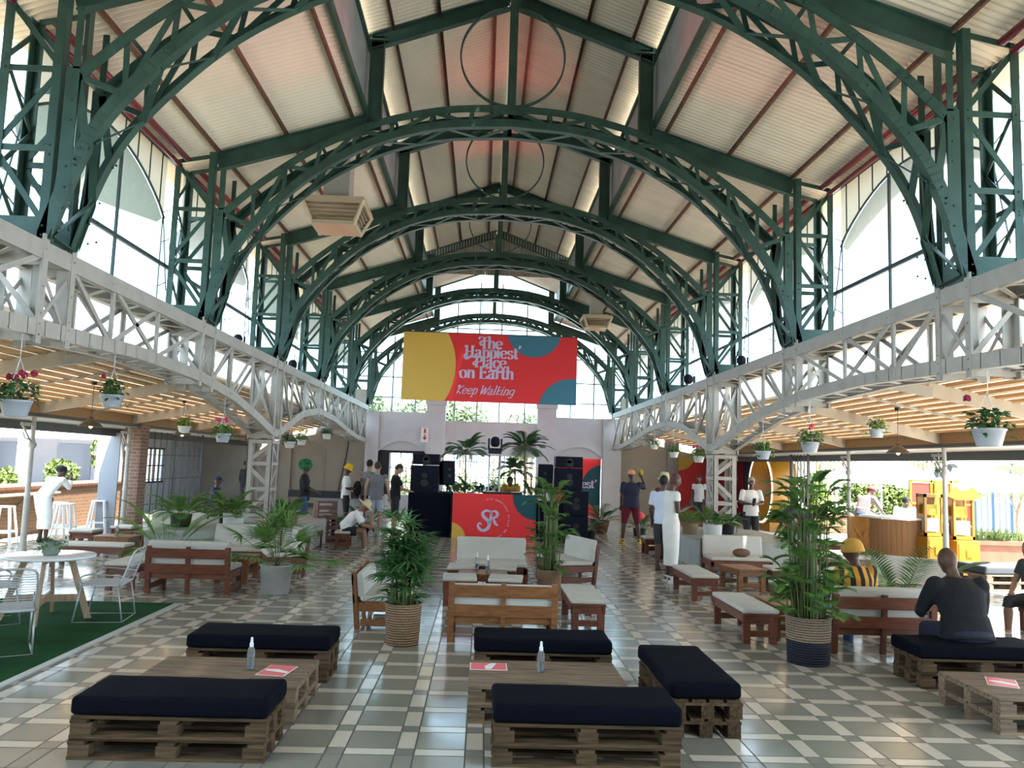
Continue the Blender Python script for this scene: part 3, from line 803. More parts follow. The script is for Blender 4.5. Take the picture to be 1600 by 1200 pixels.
for x, y, d in ((-1.68, 5.72, 'low table with a clear bottle between the left navy seats'), (.50, 5.83, 'low table with a clear bottle between the middle navy seats'), (4.09, 5.83, 'low table with a bright leaflet beside the man in black')):
    put_pallet('t', x, y, 0, 0, 'lower pallet of the ' + d)
    put_pallet('t', x, y, .118, .004, 'planked top pallet of the ' + d)
cl = ['navy bench cushion at front left, nearest to the viewer', 'navy bench cushion behind the left pallet table', 'navy bench cushion front centre, nearest of the middle group',
      'navy bench cushion behind the middle pallet table', 'navy bench cushion turned lengthwise, right of the middle table', 'navy bench cushion under the man in black at right']
for (x, y, rz, d), l in zip(SEATS, cl):
    cushion(x, y, .238, 1.09 if x < 4 else 1.12, .47, .105, NAVY, l, 'navy cushions on pallets', rz)

# brown loveseat
def sofa_proto(W=1.05, m=BROWN, ph=.33):
    t = thing('wooden_loveseat', 'x', 'sofa')
    for x in (-W/2+.03, W/2-.03):
        MB().beam((x, -.27, 0), (x, -.33, .57), .06, .05, up=(0, 1, 0)).build('rear_leg', m, t, bevel=.004)
        MB().box((x, .21, .13), (.07, .06, .26)).build('front_leg', m, t, bevel=.004)
    MB().beam((0, -.27, .0), (0, -.33, .57), .05, .04, up=(0, 1, 0)).build('rear_leg', m, t, bevel=.004)
    b = MB(); b.box((0, -.335, .49), (W, .022, .115), M=Matrix.Rotation(.1, 3, 'X')); b.box((0, -.315, .305), (W, .022, .11), M=Matrix.Rotation(.1, 3, 'X'))
    b.build('backrest', m, t, bevel=.003)
    b = MB()
    for y in (-.27, .225): b.box((0, y, .225), (W-.02, .03, .09))
    for x in (-W/2+.02, W/2-.02): b.box((x, -.02, .225), (.03, .48, .09)); b.box((x, -.02, .07), (.028, .44, .07))
    for i in range(6): b.box((0, -.23+i*.085, .265), (W-.04, .06, .015))
    b.build('seat_frame', m, t, bevel=.003)
    c = MB().box((0, 0, 0), (W-.02, .50, .06)).build('seat_pad', CREAM, t, (0, .0, .305), bevel=.022); c.modifiers['bevel'].segments = 3
    c = MB().box((0, 0, 0), (W-.02, .075, ph)).build('back_pad', CREAM, t, (0, -.262, .31+ph/2), bevel=.03); c.modifiers['bevel'].segments = 3
    c.rotation_euler = (.12, 0, 0)
    index_kids(t); return t
SD = sofa_proto(1.05, BROWNL, .245); SR = sofa_proto(1.02, BROWN)
sofa_n = {'SD': 0, 'SR': 0}
def sofa(P, key, x, y, rz, label, W=None):
    g = 'wooden loveseats with cream pads'
    if not sofa_n[key]:
        sofa_n[key] = 1; P.location = (x, y, 0); P.rotation_euler = (0, 0, rz); P['label'] = label; P['group'] = g; o = P
    else: o = copytree(P, None, (x, y, 0), rz, label, g)
    return o
sofa(SD, 'SD', .25, 8.13, 0, 'honey-brown loveseat seen from behind between the two front benches')
sofa(SD, 'SD', -.93, 8.82, -PI/2, 'slatted loveseat with cream pads beside the wicker pot of fan palm')
sofa(SR, 'SR', .18, 11.55, PI, 'cream-padded loveseat facing the viewer in front of the red booth')
sofa(SR, 'SR', 1.28, 12.2, PI*.60, 'loveseat turned sideways behind the feathery palm in the tan basket')
sofa(SR, 'SR', 3.92, 8.05, 0, 'dark loveseat seen from behind under the man in the striped jersey')
sofa(SR, 'SR', -3.55, 10.40, 0, 'red-brown loveseat seen from behind, left of the concrete pot')
sofa(SR, 'SR', -3.60, 12.50, PI, 'cream-padded loveseat against the left planter block')
sofa(SR, 'SR', -5.58, 15.0, PI, 'far cream-padded loveseat near the brick pier and metal grille')
sofa(SR, 'SR', -2.95, 12.2, PI*.62, 'loveseat turned sideways behind the fan palm in the concrete pot')
sofa(SR, 'SR', 4.22, 13.15, PI, 'wide cream-padded loveseat against the right plinth, brown pillow on it')
sofa(SR, 'SR', 5.65, 10.5, PI*.8, 'pale-backed loveseat in front of the man in black, by the big frond')
o = MB().ball((0, 0, 0), (.15, .08, .07), 14, 8).build('throw_pillow', mat('brown_suede', (.16, .08, .05), .9), None, (4.25, 13.02, .40)); tag(o, 'small brown pillow on the cream loveseat by the right plinth', 'pillow')

def bench_proto(L=1.1, W=.36, H=.30, m=BROWN, pad=True):
    t = thing('padded_bench' if L > .6 else 'padded_stool', 'x', 'bench' if L > .6 else 'stool')
    b = MB(); b.box((0, 0, H-.012), (W, L, .024)); b.build('top', m, t, bevel=.003)
    b = MB()
    for y in (-L/2+.05, L/2-.05): b.box((0, y, H-.065), (W, .026, .085))
    for x in (-W/2+.02, W/2-.02): b.box((x, 0, H-.06), (.022, L-.04, .07))
    b.build('apron', m, t, bevel=.003)
    for x in (-W/2+.045, W/2-.045):
        for y in (-L/2+.06, L/2-.06): MB().box((x, y, (H-.03)/2), (.075, .05, H-.03)).build('leg', m, t, bevel=.003)
    for y in (-L/2+.06, L/2-.06): MB().box((0, y, .095), (W-.06, .024, .06)).build('stretcher', m, t)
    if pad:
        c = MB().box((0, 0, 0), (W+.01, L+.01, .045)).build('pad', CREAM, t, (0, 0, H+.021), bevel=.018); c.modifiers['bevel'].segments = 3
    index_kids(t); return t
BN = bench_proto(); ST = bench_proto(.42, .40); TB = bench_proto(.62, .45, .33, BROWNL, False); _o = TB.name; TB.name = 'side_table'; KIDS[TB.name] = KIDS.pop(_o); TB['category'] = 'table'
first = {}
def put(P, x, y, rz, label, group, s=None):
    if P.name not in first: first[P.name] = 1; P.location = (x, y, 0); P.rotation_euler = (0, 0, rz); P['label'] = label; P['group'] = group; o = P
    else: o = copytree(P, None, (x, y, 0), rz, label, group)
    if s: o.scale = s
    return o
gb, gs, gt = 'brown benches with cream pads', 'brown stools with cream pads', 'low brown wooden tables'
put(BN, 1.15, 8.92, 0, 'cream-padded bench right of the honey-brown loveseat, pad corner lifted', gb)
put(BN, 2.84, 8.62, 0, 'cream-padded bench left of the large navy-and-wicker basket', gb)
put(BN, 2.98, 11.12, 0, 'cream-padded bench at the feet of the woman in white', gb)
put(BN, -4.42, 10.75, 0, 'cream-padded bench left of the red-brown loveseat', gb)
put(BN, -5.75, 12.3, PI/2, 'cream-padded bench behind the round white table with a plant', gb)
put(BN, -2.62, 15.75, .1, 'cream-padded bench the man in the straw hat sits on', gb, (.8, .7, 1))
put(BN, 5.5, 11.9, PI/2, 'cream-padded bench between the striped jersey man and the terrace', gb)
put(BN, 6.3, 13.6, PI/2, 'cream-padded bench by the slim post near the hedge', gb)
put(BN, 7.3, 16.2, PI/2, 'brown bench at the terrace edge in front of the brick planter', gb)
for x, y, l in ((-.20, 10.92, 'back left padded stool of the four around the middle low table'), (.31, 10.92, 'back right padded stool of the four around the middle low table'),
                (-.22, 9.92, 'front left padded stool of the four around the middle low table'), (.34, 9.92, 'front right padded stool of the four around the middle low table'),
                (3.52, 16.35, 'padded stool left of the woman in white, farther one of a pair'), (3.72, 15.95, 'padded stool behind the woman in white, nearer one of a pair'),
                (-3.28, 15.85, 'padded stool with a torn cloth near the crate, behind the fan palm'), (-6.85, 14.4, 'grey-topped stool beside the white bar stools'),
                (-6.55, 15.3, 'grey-topped stool closer to the brick pier'), (4.42, 11.75, 'padded stool beside the small wooden table at right'),
                (3.92, 10.15, 'padded stool left of the big wicker basket plant'), (5.0, 10.6, 'padded stool behind the leafy basket plant'), (4.75, 9.35, 'padded stool in front of the striped jersey man')):
    put(ST, x, y, rnd.uniform(-.1, .1), l, gs)
for x, y, rz, l in ((.06, 10.4, PI/2, 'low brown table in the middle of the four padded stools'), (3.85, 11.75, .2, 'small bare wooden table in front of the right plinth loveseat'), (3.33, 8.75, 0, 'brown table half hidden by the large basket plant'),
                    (-5.95, 13.6, PI/2, 'brown table with papers and bottle near the brick pier'), (-3.3, 11.3, 0, 'brown table with a bottle behind the red-brown loveseat'), (4.35, 10.2, 0, 'brown table with a white cup behind the basket plant'),
                    (5.4, 14.2, PI/2, 'brown table in front of the yellow ring')):
    put(TB, x, y, rz, l, gt)

# bottles, leaflets, cup
CLEAR = bpy.data.materials.new('clear_plastic'); CLEAR.use_nodes = True
_b = CLEAR.node_tree.nodes['Principled BSDF']; _b.inputs['Transmission Weight'].default_value = .85; _b.inputs['Roughness'].default_value = .1; _b.inputs['IOR'].default_value = 1.15; _b.inputs['Base Color'].default_value = (.85, .9, .92, 1)
def bottle(x, y, z, label, s=1.0):
    t = thing('spray_bottle', label, 'bottle', (x, y, z), 0, 'clear hand spray bottles')
    MB().lathe([(.001, 0), (.026*s, .002), (.027*s, .02), (.027*s, .125*s), (.020*s, .145*s), (.012*s, .155*s)], 16).build('bottle_body', CLEAR, t)
    MB().lathe([(.024*s, .004), (.024*s, .075*s), (.001, .075*s)], 14).build('liquid', mat('clear_gel', (.75, .8, .82), .1), t)
    MB().lathe([(.014*s, .150*s), (.014*s, .175*s), (.010*s, .18*s), (.008*s, .215*s), (.001, .216*s)], 12).build('cap', WHITEP, t)
bottle(-1.55, 5.76, .237, 'clear spray bottle on the left pallet table'); bottle(.47, 5.86, .237, 'clear spray bottle on the middle pallet table')
for x, y, z, l in ((-5.95, 13.55, .33, 'clear spray bottle on the table near the brick pier'), (-3.42, 11.2, .33, 'clear spray bottle behind the red-brown loveseat'), (.12, 10.35, .33, 'clear spray bottle between the front padded stools'), (-.02, 10.62, .33, 'clear spray bottle between the back padded stools')): bottle(x, y, z, l)
LEAF1 = mat('leaflet_white', (.8, .78, .76), .4); LEAF2 = mat('leaflet_coral', (.75, .12, .14), .4)
def leaflet(x, y, z, rz, label):
    o = MB().box((0, 0, .001), (.20, .27, .002)).build('menu_leaflet', LEAF1, None, (x, y, z), rz); tag(o, label, 'leaflet', 'coral and white leaflets on pallet tables')
    b = MB(); b.box((0, .0, .0026), (.185, .255, .001)); b.build('print', LEAF2, o)
    b = MB(); b.add([(-.08, -.02, .0035), (.09, -.06, .0035), (.09, -.02, .0035), (.0, .03, .0035), (-.085, .02, .0035)], [(0, 1, 2, 3, 4)]); b.build('print_white', LEAF1, o)
leaflet(-1.36, 5.74, .237, -.15, 'coral printed leaflet beside the bottle on the left table'); leaflet(.10, 5.99, .237, 1.57, 'coral printed leaflet at the left of the middle pallet table'); leaflet(3.85, 5.89, .237, -.5, 'shiny leaflet on the pallet table near the man in black')
o = MB().lathe([(.001, 0), (.03, .002), (.038, .11), (.034, .11), (.028, .01)], 16).build('white_cup', WHITEP, None, (4.34, 10.2, .33)); tag(o, 'white cup on a brown table behind the basket plant', 'cup')

# woven wire chairs
def wire_chair_proto():
    t = thing('wire_chair', 'x', 'chair'); m = mat('pale_wire', (.42, .44, .44), .35, .4); w = .24
    for s in (-1, 1):
        b = MB(); x = s*w
        b.tube(crom([(x*1.02, .24, .01), (x*1.02, -.22, .01)], 2), .008, 8); b.tube(crom([(x*1.02, .24, .01), (x, .20, .40), (x, .16, .46), (x*.98, -.20, .55-.02)], 4), .008, 8) if False else None
        b.tube([(x, -.22, .01), (x, -.16, .36)], .008, 8); b.tube([(x, .24, .01), (x, .18, .36)], .008, 8)
        b.tube(crom([(x, .18, .36), (x*1.04, .20, .44), (x*1.04, .10, .48), (x*1.02, -.1, .47), (x, -.20, .46)], 5), .008, 8)
        b.build('leg_loop', m, t)
    b = MB(); b.tube([(-w, .2, .36), (w, .2, .36)], .008, 8); b.tube([(-w, -.17, .36), (w, -.17, .36)], .008, 8)
    b.tube([(-w, -.22, .01), (w, -.22, .01)], .008, 8); b.build('cross_bars', m, t)
    b = MB(); b.box((0, .01, .37), (.47, .38, .012)); b.build('seat', mat('pale_cord_seat', (.45, .47, .50), .7), t)
    b = MB(); b.tube(crom([(-w, -.17, .36), (-w*.98, -.26, .62), (-w*.8, -.29, .71), (0, -.30, .72), (w*.8, -.29, .71), (w*.98, -.26, .62), (w, -.17, .36)], 6), .009, 8); b.build('back_hoop', m, t)
    b = MB()
    for i in range(13):
        z = .42+i*.021; y = -.17-.10*(z-.36)/.28; b.tube([(-w*.98, y, z), (w*.98, y, z)], .0035, 5)
    b.build('back_cords', mat('pale_cord_seat', (.45, .47, .50)), t)
    index_kids(t); return t
WC = wire_chair_proto(); g = 'pale wire chairs on the turf carpet'
put(WC, -3.78, 8.50, PI/2+.15, 'pale wire chair right of the round table with a plant', g)
put(WC, -4.75, 8.15, -.9, 'pale wire chair left of the round table, seen past its legs', g)
put(WC, -3.98, 7.0, .55, 'pale wire chair closest to the viewer at the left edge', g)
def round_table(x, y, label):
    t = thing('round_table', label, 'table', (x, y, 0), .3, 'round white tables on splayed plywood legs')
    MB().lathe([(.001, .625), (.42, .625), (.43, .632), (.43, .645), (.425, .65), (.001, .65)], 48).build('tabletop', mat('white_laminate', (.78, .80, .82), .18), t)
    for i in range(4):
        a = PI/2*i; c, s_ = math.cos(a), math.sin(a)
        b = MB(); b.beam((c*.20, s_*.20, .62), (c*.40, s_*.40, 0), .028, .06, up=(c, s_, 0)); b.build('leg', PLY, t, bevel=.002)
    b = MB(); b.box((0, 0, .22), (.6, .02, .07)); b.box((0, 0, .22), (.02, .6, .07)); b.build('stretcher', PLY, t); b = MB(); b.box((0, 0, .60), (.44, .03, .05)); b.box((0, 0, .60), (.03, .44, .05)); b.build('top_rail', PLY, t)
round_table(-4.32, 8.35, 'round white table with a small grey planter on it'); round_table(-4.62, 6.75, 'round white table cut off by the left edge')
# turf carpet
o = MB().bx(-8.95, -3.42, 3.0, 9.40, .001, .014).build('turf_carpet', TURF); tag(o, 'green turf carpet under the wire chairs', 'carpet')
o = MB().bx(-3.42, -3.355, 3.0, 9.40, .001, .016).build('edge_strip', mat('pale_edge_strip', (.45, .46, .44), .4)); tag(o, 'pale metal strip along the edge of the green carpet', 'edge strip')
# white bar stools
def stool_proto():
    t = thing('metal_bar_stool', 'x', 'stool'); h = .66
    MB().box((0, 0, h), (.27, .27, .022)).build('seat', mat('white_powder_coat', (.8, .8, .82), .35), t, bevel=.009)
    for sx in (-1, 1):
        for sy in (-1, 1): MB().beam((sx*.11, sy*.11, h-.01), (sx*.19, sy*.19, 0), .045, .022).build('leg', MATS['white_powder_coat'], t)
    b = MB()
    for s_ in (-1, 1): b.box((0, s_*.163, .22), (.32, .012, .03)); b.box((s_*.163, 0, .22), (.012, .32, .03))
    b.build('foot_ring', MATS['white_powder_coat'], t); index_kids(t); return t
BS = stool_proto()
for x, y, l in ((-8.45, 14.7, 'white metal bar stool at the left edge under the brick parapet'), (-8.02, 15.95, 'white metal bar stool behind the woman in white'), (-8.28, 16.2, 'white metal bar stool just past the woman in white'), (-7.98, 17.25, 'white metal bar stool nearest the brick pier')):
    put(BS, x, y, .2, l, 'white metal bar stools')

# ================================================================== PLANTS
def blade(b, p, d, L, wd, nrm, droop=.3, n=3):
    """a folded leaf blade: strip of n segments from p in direction d"""
    p = Vector(p); d = Vector(d).normalized(); side = d.cross(Vector(nrm))
    if side.length < 1e-3: side = d.orthogonal()
    side.normalize(); up = side.cross(d).normalized(); vs = []; q = p.copy(); dd = d.copy()
    for i in range(n+1):
        u = i/n; wv = wd*(math.sin(PI*min(1, .12+u*.88)**.8)+.05) if i < n else 0.001
        vs += [q - side*wv/2 + up*wv*.18, q.copy(), q + side*wv/2 + up*wv*.18]
        dd = (dd + Vector((0, 0, -droop/n*1.2))).normalized(); q = q + dd*(L/n)
    fs = []
    for i in range(n):
        a = i*3; fs += [(a, a+1, a+4, a+3), (a+1, a+2, a+5, a+4)]
    b.add(vs, fs, False)
def frond(st, lf, base, az, el, L, leaf, nl, droop=1.0, lw=.018, start=.25, r=.006, vee=.3):
    p = Vector(base); d = Vector((math.cos(az)*math.cos(el), math.sin(az)*math.cos(el), math.sin(el))); pts = [p.copy()]; n = 14
    for i in range(n):
        d = (d + Vector((0, 0, -droop*.085*(i/n+.25)))).normalized(); p = p + d*(L/n); pts.append(p.copy())
    st.tube(pts[::2] if len(pts) % 2 else pts, [r*(1-.7*i/7.5) for i in range(len(pts[::2]))], 5)
    for k in range(nl):
        u = start+(1-start)*(k+.5)/nl; i = min(int(u*n), n-1); q = pts[i].lerp(pts[i+1], u*n-i); t = (pts[i+1]-pts[i]).normalized()
        side = t.cross(Vector((0, 0, 1)));
        if side.length < .05: side = Vector((-math.sin(az), math.cos(az), 0))
        side.normalize(); ll = leaf*(math.sin(PI*(.12+.85*(u-start)/(1-start)))**.6)
        for s_ in (-1, 1):
            dd = (side*s_*.85 + t*.65 + Vector((0, 0, vee))).normalized()
            blade(lf, q, dd, ll*rnd.uniform(.9, 1.08), lw, (0, 0, 1), .35)
def fan(st, lf, base, tip, L, n=8, spread=2.3, wd=.03):
    base = Vector(base); tip = Vector(tip); st.tube([base, base.lerp(tip, .5)+Vector((0, 0, .02)), tip], .004, 5)
    d = (tip-base).normalized(); s_ = d.cross(Vector((0, 0, 1))); s_ = s_.normalized() if s_.length > .05 else Vector((1, 0, 0)); u = s_.cross(d)
    for i in range(n):
        a = -spread/2+spread*i/(n-1); dd = d*math.cos(a)+s_*math.sin(a)+u*.05
        blade(lf, tip, dd, L*rnd.uniform(.85, 1.1), wd, (0, 0, 1), .45)
def pot_round(t, r0, r1, h, m, rim=.012, name='pot'):
    MB().lathe([(.001, 0), (r0*.97, 0), (r0, .01), (r1, h-.02), (r1+rim*.5, h-.01), (r1+rim*.5, h), (r1-rim, h), (r1-rim*1.2, h-.05), (.001, h-.05)], 36).build(name, m, t)
    MB().lathe([(.001, h-.048), (r1-rim*1.3, h-.048)], 24).build('soil', SOIL, t)
def plant_end(t, st, lf, lm, sm=STEM): st.build('stems', sm, t); lf.build('foliage', lm, t)

# fan palm (slender canes with finger leaves) in the tall wicker pot
t = thing('potted_fan_palm', 'tall dark green finger-leaved palm in a tan wicker pot, front centre', 'potted plant', (-.69, 7.74, 0))
pot_round(t, .155, .172, .38, WICK)
st, lf = MB(), MB()
for i in range(30):
    a = rnd.uniform(0, 2*PI); r = rnd.uniform(0, .11); h = rnd.uniform(.85, 1.12) if i < 14 else rnd.uniform(.5, .85)
    bx_, by_ = r*math.cos(a), r*math.sin(a); tx_, ty_ = bx_*1.35, by_*1.35
    st.tube([(bx_, by_, .33), (tx_, ty_, h)], [.008, .006], 6)
    for j in range(4):
        az = rnd.uniform(0, 2*PI); e = rnd.uniform(.0, 1.0); b0 = Vector((tx_, ty_, h-rnd.uniform(0, .25)))
        tip = b0+Vector((math.cos(az)*math.cos(e), math.sin(az)*math.cos(e), math.sin(e)))*rnd.uniform(.08, .16)
        fan(st, lf, b0, tip, rnd.uniform(.17, .26), 8, 2.6, .030)
plant_end(t, st, lf, LEAFD)

def feather(name, label, x, y, z, potf, H, nf, L, leaf, lm, droop=1.1, canes=True, nl=26, lw=.016, spread=.5, hmin=.5, r=.10):
    t = thing(name, label, 'potted plant', (x, y, z)); h0 = potf(t); st, lf = MB(), MB()
    for i in range(nf):
        az = 2*PI*i/nf*1.0+rnd.uniform(-.3, .3); u = rnd.random(); hb = h0 + (H-h0)*(hmin*u if canes else .0)
        bx_, by_ = r*math.cos(az)*rnd.random(), r*math.sin(az)*rnd.random()
        if canes: st.tube([(bx_, by_, h0-.05), (bx_*1.3, by_*1.3, hb+.02)], [.006, .004], 5)
        el = (rnd.uniform(.75, 1.35) if i % 3 else rnd.uniform(.35, .8))*(.9 if spread else 1.12)
        frond(st, lf, (bx_*1.3, by_*1.3, hb), az, el, L*rnd.uniform(.8, 1.1), leaf, nl, droop, lw)
    plant_end(t, st, lf, lm); return t
def P_tan(t): pot_round(t, .150, .162, .36, WICK); return .34
feather('potted_areca_palm', 'feathery light green palm in a tan wicker pot beside the sideways loveseat', .93, 10.6, 0, P_tan, 1.36, 66, .25, .12, LEAFM, 1.5, nl=16, lw=.017, hmin=1.0, r=.13)
def P_navy(t):
    b = MB(); b.lathe([(.001, 0), (.178, 0), (.185, .01), (.192, .21)], 40); b.build('basket_base', WICKN, t)
    b = MB(); b.lathe([(.193, .21), (.200, .40), (.206, .405), (.206, .42), (.190, .42), (.185, .36), (.001, .36)], 40); b.build('basket', WICKG, t)
    MB().lathe([(.001, .365), (.184, .365)], 24).build('soil', SOIL, t); return .38
feather('potted_bamboo_palm', 'tall feathery palm in a large basket with a navy lower half', 3.03, 7.38, 0, P_navy, 1.60, 130, .26, .135, LEAFM, 1.6, nl=16, r=.18, lw=.017, hmin=1.0)
def P_conc(t): pot_round(t, .165, .20, .36, CONC, .02); return .34
# fan-leaved palm in concrete pot
t = thing('potted_fan_leaf_palm', 'broad fan-leaved palm in a round grey concrete pot, left aisle', 'potted plant', (-2.53, 10.32, 0)); P_conc(t)
st, lf = MB(), MB()
for i in range(20):
    az = 2*PI*i/20+rnd.uniform(-.2, .2); e = rnd.uniform(.05, 1.3); Ls = rnd.uniform(.30, .62)
    tip = Vector((math.cos(az)*math.cos(e)*Ls, math.sin(az)*math.cos(e)*Ls, .34+math.sin(e)*Ls)); fan(st, lf, (0, 0, .33), tip, .34, 16, 3.0, .034)
plant_end(t, st, lf, LEAFM)
def P_wide(t): pot_round(t, .16, .19, .22, WICKG); return .2
feather('potted_kentia_palm', 'arching dark palm in a wicker pot right of the ochre beanie', 4.74, 9.05, 0, P_wide, .75, 9, 1.0, .30, LEAFD, 1.0, False, 19, .024)
feather('potted_kentia_palm', 'arching palm in front of the far cream loveseat and metal grille', -4.72, 12.5, 0, P_wide, .9, 13, 1.15, .24, LEAFM, 1.5, False, 28, .014)
def P_box(t): pot_round(t, .14, .15, .22, WICK); return .2
def P_white(t): pot_round(t, .155, .165, .27, mat('white_fabric_pot', (.62, .61, .58), .8)); return .25
def P_black(t): pot_round(t, .15, .17, .2, BLACKM); return .18
def P_terr(t): pot_round(t, .16, .23, .33, TERRA, .02); return .3
feather('potted_fern', 'bushy green fern on the left planter block beside the column', -4.95, 13.6, .5, P_black, .3, 22, .55, .16, LEAFM, 1.4, False)
feather('potted_fern', 'bushy green fern on the left planter block, behind the first', -4.45, 14.5, .5, P_black, .3, 20, .55, .16, LEAFM, 1.4, False)
feather('potted_fern', 'trailing fern by the foot of the left lattice column', -4.0, 13.3, .5, P_white, .25, 14, .35, .12, LEAFM, 1.5, False)
feather('potted_areca_palm', 'leafy palm in a wicker pot right of the left lattice column', -3.34, 14.3, .5, P_box, .5, 14, .36, .16, LEAFM, 1.0, False)
feather('potted_spider_plant', 'grassy plant in a brown wicker pot on the right plinth', 3.98, 15.2, .5, P_box, .3, 24, .34, .10, LEAFB, 1.2, False, 16, .01)
feather('potted_philodendron', 'broad green plant in a white fabric pot on the right plinth', 4.12, 14.2, .5, P_white, .3, 16, .40, .14, LEAFM, 1.1, False, 12, .03)
feather('potted_philodendron', 'dark plant between the bars of the right lattice column', 4.75, 15.5, .5, P_black, .3, 12, .35, .14, LEAFD, 1.1, False, 12, .03)
feather('potted_cordyline', 'dark low plant beside the man in the yellow bucket hat', -3.0, 18.0, 0, P_black, .3, 16, .55, .2, LEAFD, 1.2, False, 10, .04)
feather('potted_cordyline', 'spiky plant against the beige wall behind the seated man', -2.75, 19.5, 0, P_black, .5, 14, .75, .2, LEAFD, .9, False, 10, .03)
feather('potted_areca_palm', 'low palm in a flared terracotta pot by the man in maroon shorts', 3.15, 21.0, 0, P_terr, .5, 16, .6, .2, LEAFD, 1.1, False)
feather('potted_red_flower', 'orange-flowered plant beside the man in maroon shorts', 4.05, 20.4, 0, P_black, .3, 10, .4, .12, LEAFD, 1.1, False)
o = MB().ball((0, 0, 0), (.14, .1, .1), 10, 6).build('blossom', FLCOR, None, (4.0, 20.2, .55)); o.parent = bpy.data.objects['potted_red_flower']; o.location = (-.05, -.2, .52)
feather('potted_fern', 'dark fern by the right speaker stack', 2.6, 19.2, 0, P_black, .3, 14, .5, .15, LEAFD, 1.2, False)
feather('potted_areca_palm', 'palm between the far left loveseat and the planter block', -5.4, 16.6, 0, P_black, .6, 14, .9, .26, LEAFD, 1.2, False)
# plants on the stage shelf
o = MB().bx(-1.1, 1.75, 22.0, 22.45, 0, .62).build('stage_shelf', mat('white_shelf', (.65, .65, .62), .6)); tag(o, 'white bench behind the red booth carrying the row of pots', 'shelf')
for i, (x, k, l, H, n, L) in enumerate(((-.70, P_box, 'bushy plant in a wooden pot behind the booth, leftmost on the shelf', .3, 14, .45), (-.28, P_box, 'upright plant in a tan pot on the shelf left of the truss tower', .5, 14, .6), (.10, P_black, 'plant in a black pot just left of the truss tower', .3, 12, .4),
        (.62, P_box, 'leafy plant in a tan pot right of the truss tower', .5, 16, .65), (1.45, P_box, 'leafy plant in a tan pot near the right pier', .35, 14, .5))):
    feather('potted_areca_palm', l, x, 22.2, .62, k, H, n, L, .2, LEAFD, 1.0, False)
def tree_palm(x, y, H, label, L=.75, n=26):
    t = thing('potted_tree_palm', label, 'potted plant', (x, y, 0)); P_black(t); st, lf = MB(), MB()
    st.tube([(0, 0, .15), (.03, 0, H*.5), (0, 0, H)], [.035, .028, .022], 8)
    for i in range(n): frond(st, lf, (0, 0, H), 2*PI*i/n+rnd.uniform(-.2, .2), rnd.uniform(-.1, 1.2), L*rnd.uniform(.8, 1.1), .27, 24, 1.3, .032)
    plant_end(t, st, lf, LEAFD, TRUNK)
tree_palm(-.48, 23.2, 2.0, 'dark palm tree left of the moving stage light'); tree_palm(1.22, 23.2, 2.15, 'dark palm tree with drooping fronds by the right pier', .85, 30); tree_palm(1.0, 24.2, 1.5, 'lower palm tree behind the disc jockey', .6)
# little planter on the round table
t = thing('table_planter', 'small grey planter with trailing sprigs on the round white table', 'potted plant', (-4.28, 8.3, .65))
MB().lathe([(.001, 0), (.065, 0), (.08, .03), (.08, .12), (.072, .14), (.066, .14), (.066, .11), (.001, .11)], 20).build('pot', mat('sage_pot', (.20, .24, .21), .6), t)
st, lf = MB(), MB()
for i in range(26):
    a = rnd.uniform(0, 2*PI); e = Vector((math.cos(a), math.sin(a), rnd.uniform(-.3, .6))).normalized(); st.tube([(0, 0, .12), e*.09+Vector((0, 0, .11)), e*.17+Vector((0, 0, .05))], .002, 4)
    for j in range(4): blade(lf, e*(.08+.03*j)+Vector((0, 0, .09)), Vector((rnd.uniform(-1, 1), rnd.uniform(-1, 1), rnd.uniform(-.3, 1))), .045, .018, (0, 0, 1))
plant_end(t, st, lf, LEAFD)

# hanging baskets
def hanging(x, y, z, label, sc_=1.0, flower=None, lm=LEAFD, green=False, top=.42, trail=0):
    if abs(x-4.9) < .01 or abs(x+4.4) < .01:
        f_ = .957; x = 4.67 if x > 0 else -4.17; y *= f_; z = 1.706+(z-1.706)*f_; top = zbot(y)-z+.012
    t = thing('hanging_basket', label, 'hanging plant', (x, y, z), 0, 'hanging baskets under the girders')
    r = .13*sc_; h = .15*sc_
    MB().lathe([(.001, -h), (r*.66, -h), (r*.72, -h+.01), (r*.97, -.02), (r*1.03, -.018), (r*1.03, .0), (r*.93, .0), (r*.9, -.04), (.001, -.04)], 28).build('pot', GREYP if y < 14 else mat('white_pot', (.66, .67, .66), .5), t)
    b = MB()
    for k in range(3): a = 2*PI*k/3+.4; b.tube([(r*math.cos(a), r*math.sin(a), -.01), (0, 0, top*.62)], .003, 5)
    b.tube([(0, 0, top*.62), (0, 0, top)], .004, 5); b.build('hanger', WHITEP, t)
    st, lf = MB(), MB()
    for i in range(80):
        a = rnd.uniform(0, 2*PI); rr = r*rnd.uniform(.2, 1.25); zz = rnd.uniform(.0, .16)*sc_ - (rr > r)*.07*rnd.random()*(1+trail)
        p = Vector((rr*math.cos(a), rr*math.sin(a), zz)); st.tube([(p.x*.3, p.y*.3, -.03), p], .002, 4)
        for j in range(3): blade(lf, p, (math.cos(a)+rnd.uniform(-.7, .7), math.sin(a)+rnd.uniform(-.7, .7), rnd.uniform(-.4, .8)), .06*sc_, .04*sc_, (0, 0, 1), .5, 2)
    plant_end(t, st, lf, lm)
    if flower:
        fm, n = flower
        for i in range(n):
            a = rnd.uniform(0, 2*PI); rr = r*rnd.uniform(.3, 1.2); p = Vector((rr*math.cos(a), rr*math.sin(a), (.20+rnd.uniform(0, .06))*sc_)); b = MB()
            for j in range(16): v = Vector((rnd.gauss(0, 1), rnd.gauss(0, 1), rnd.gauss(0, 1))).normalized(); b.ball(p+v*.022*sc_, .013*sc_, 6, 4)
            b.build('flower', fm, t)
    return t
hanging(-4.40, 7.60, 2.15, 'large grey hanging pot of crimson flowers at the far left', 1.0, (FLRED, 6), top=.60)
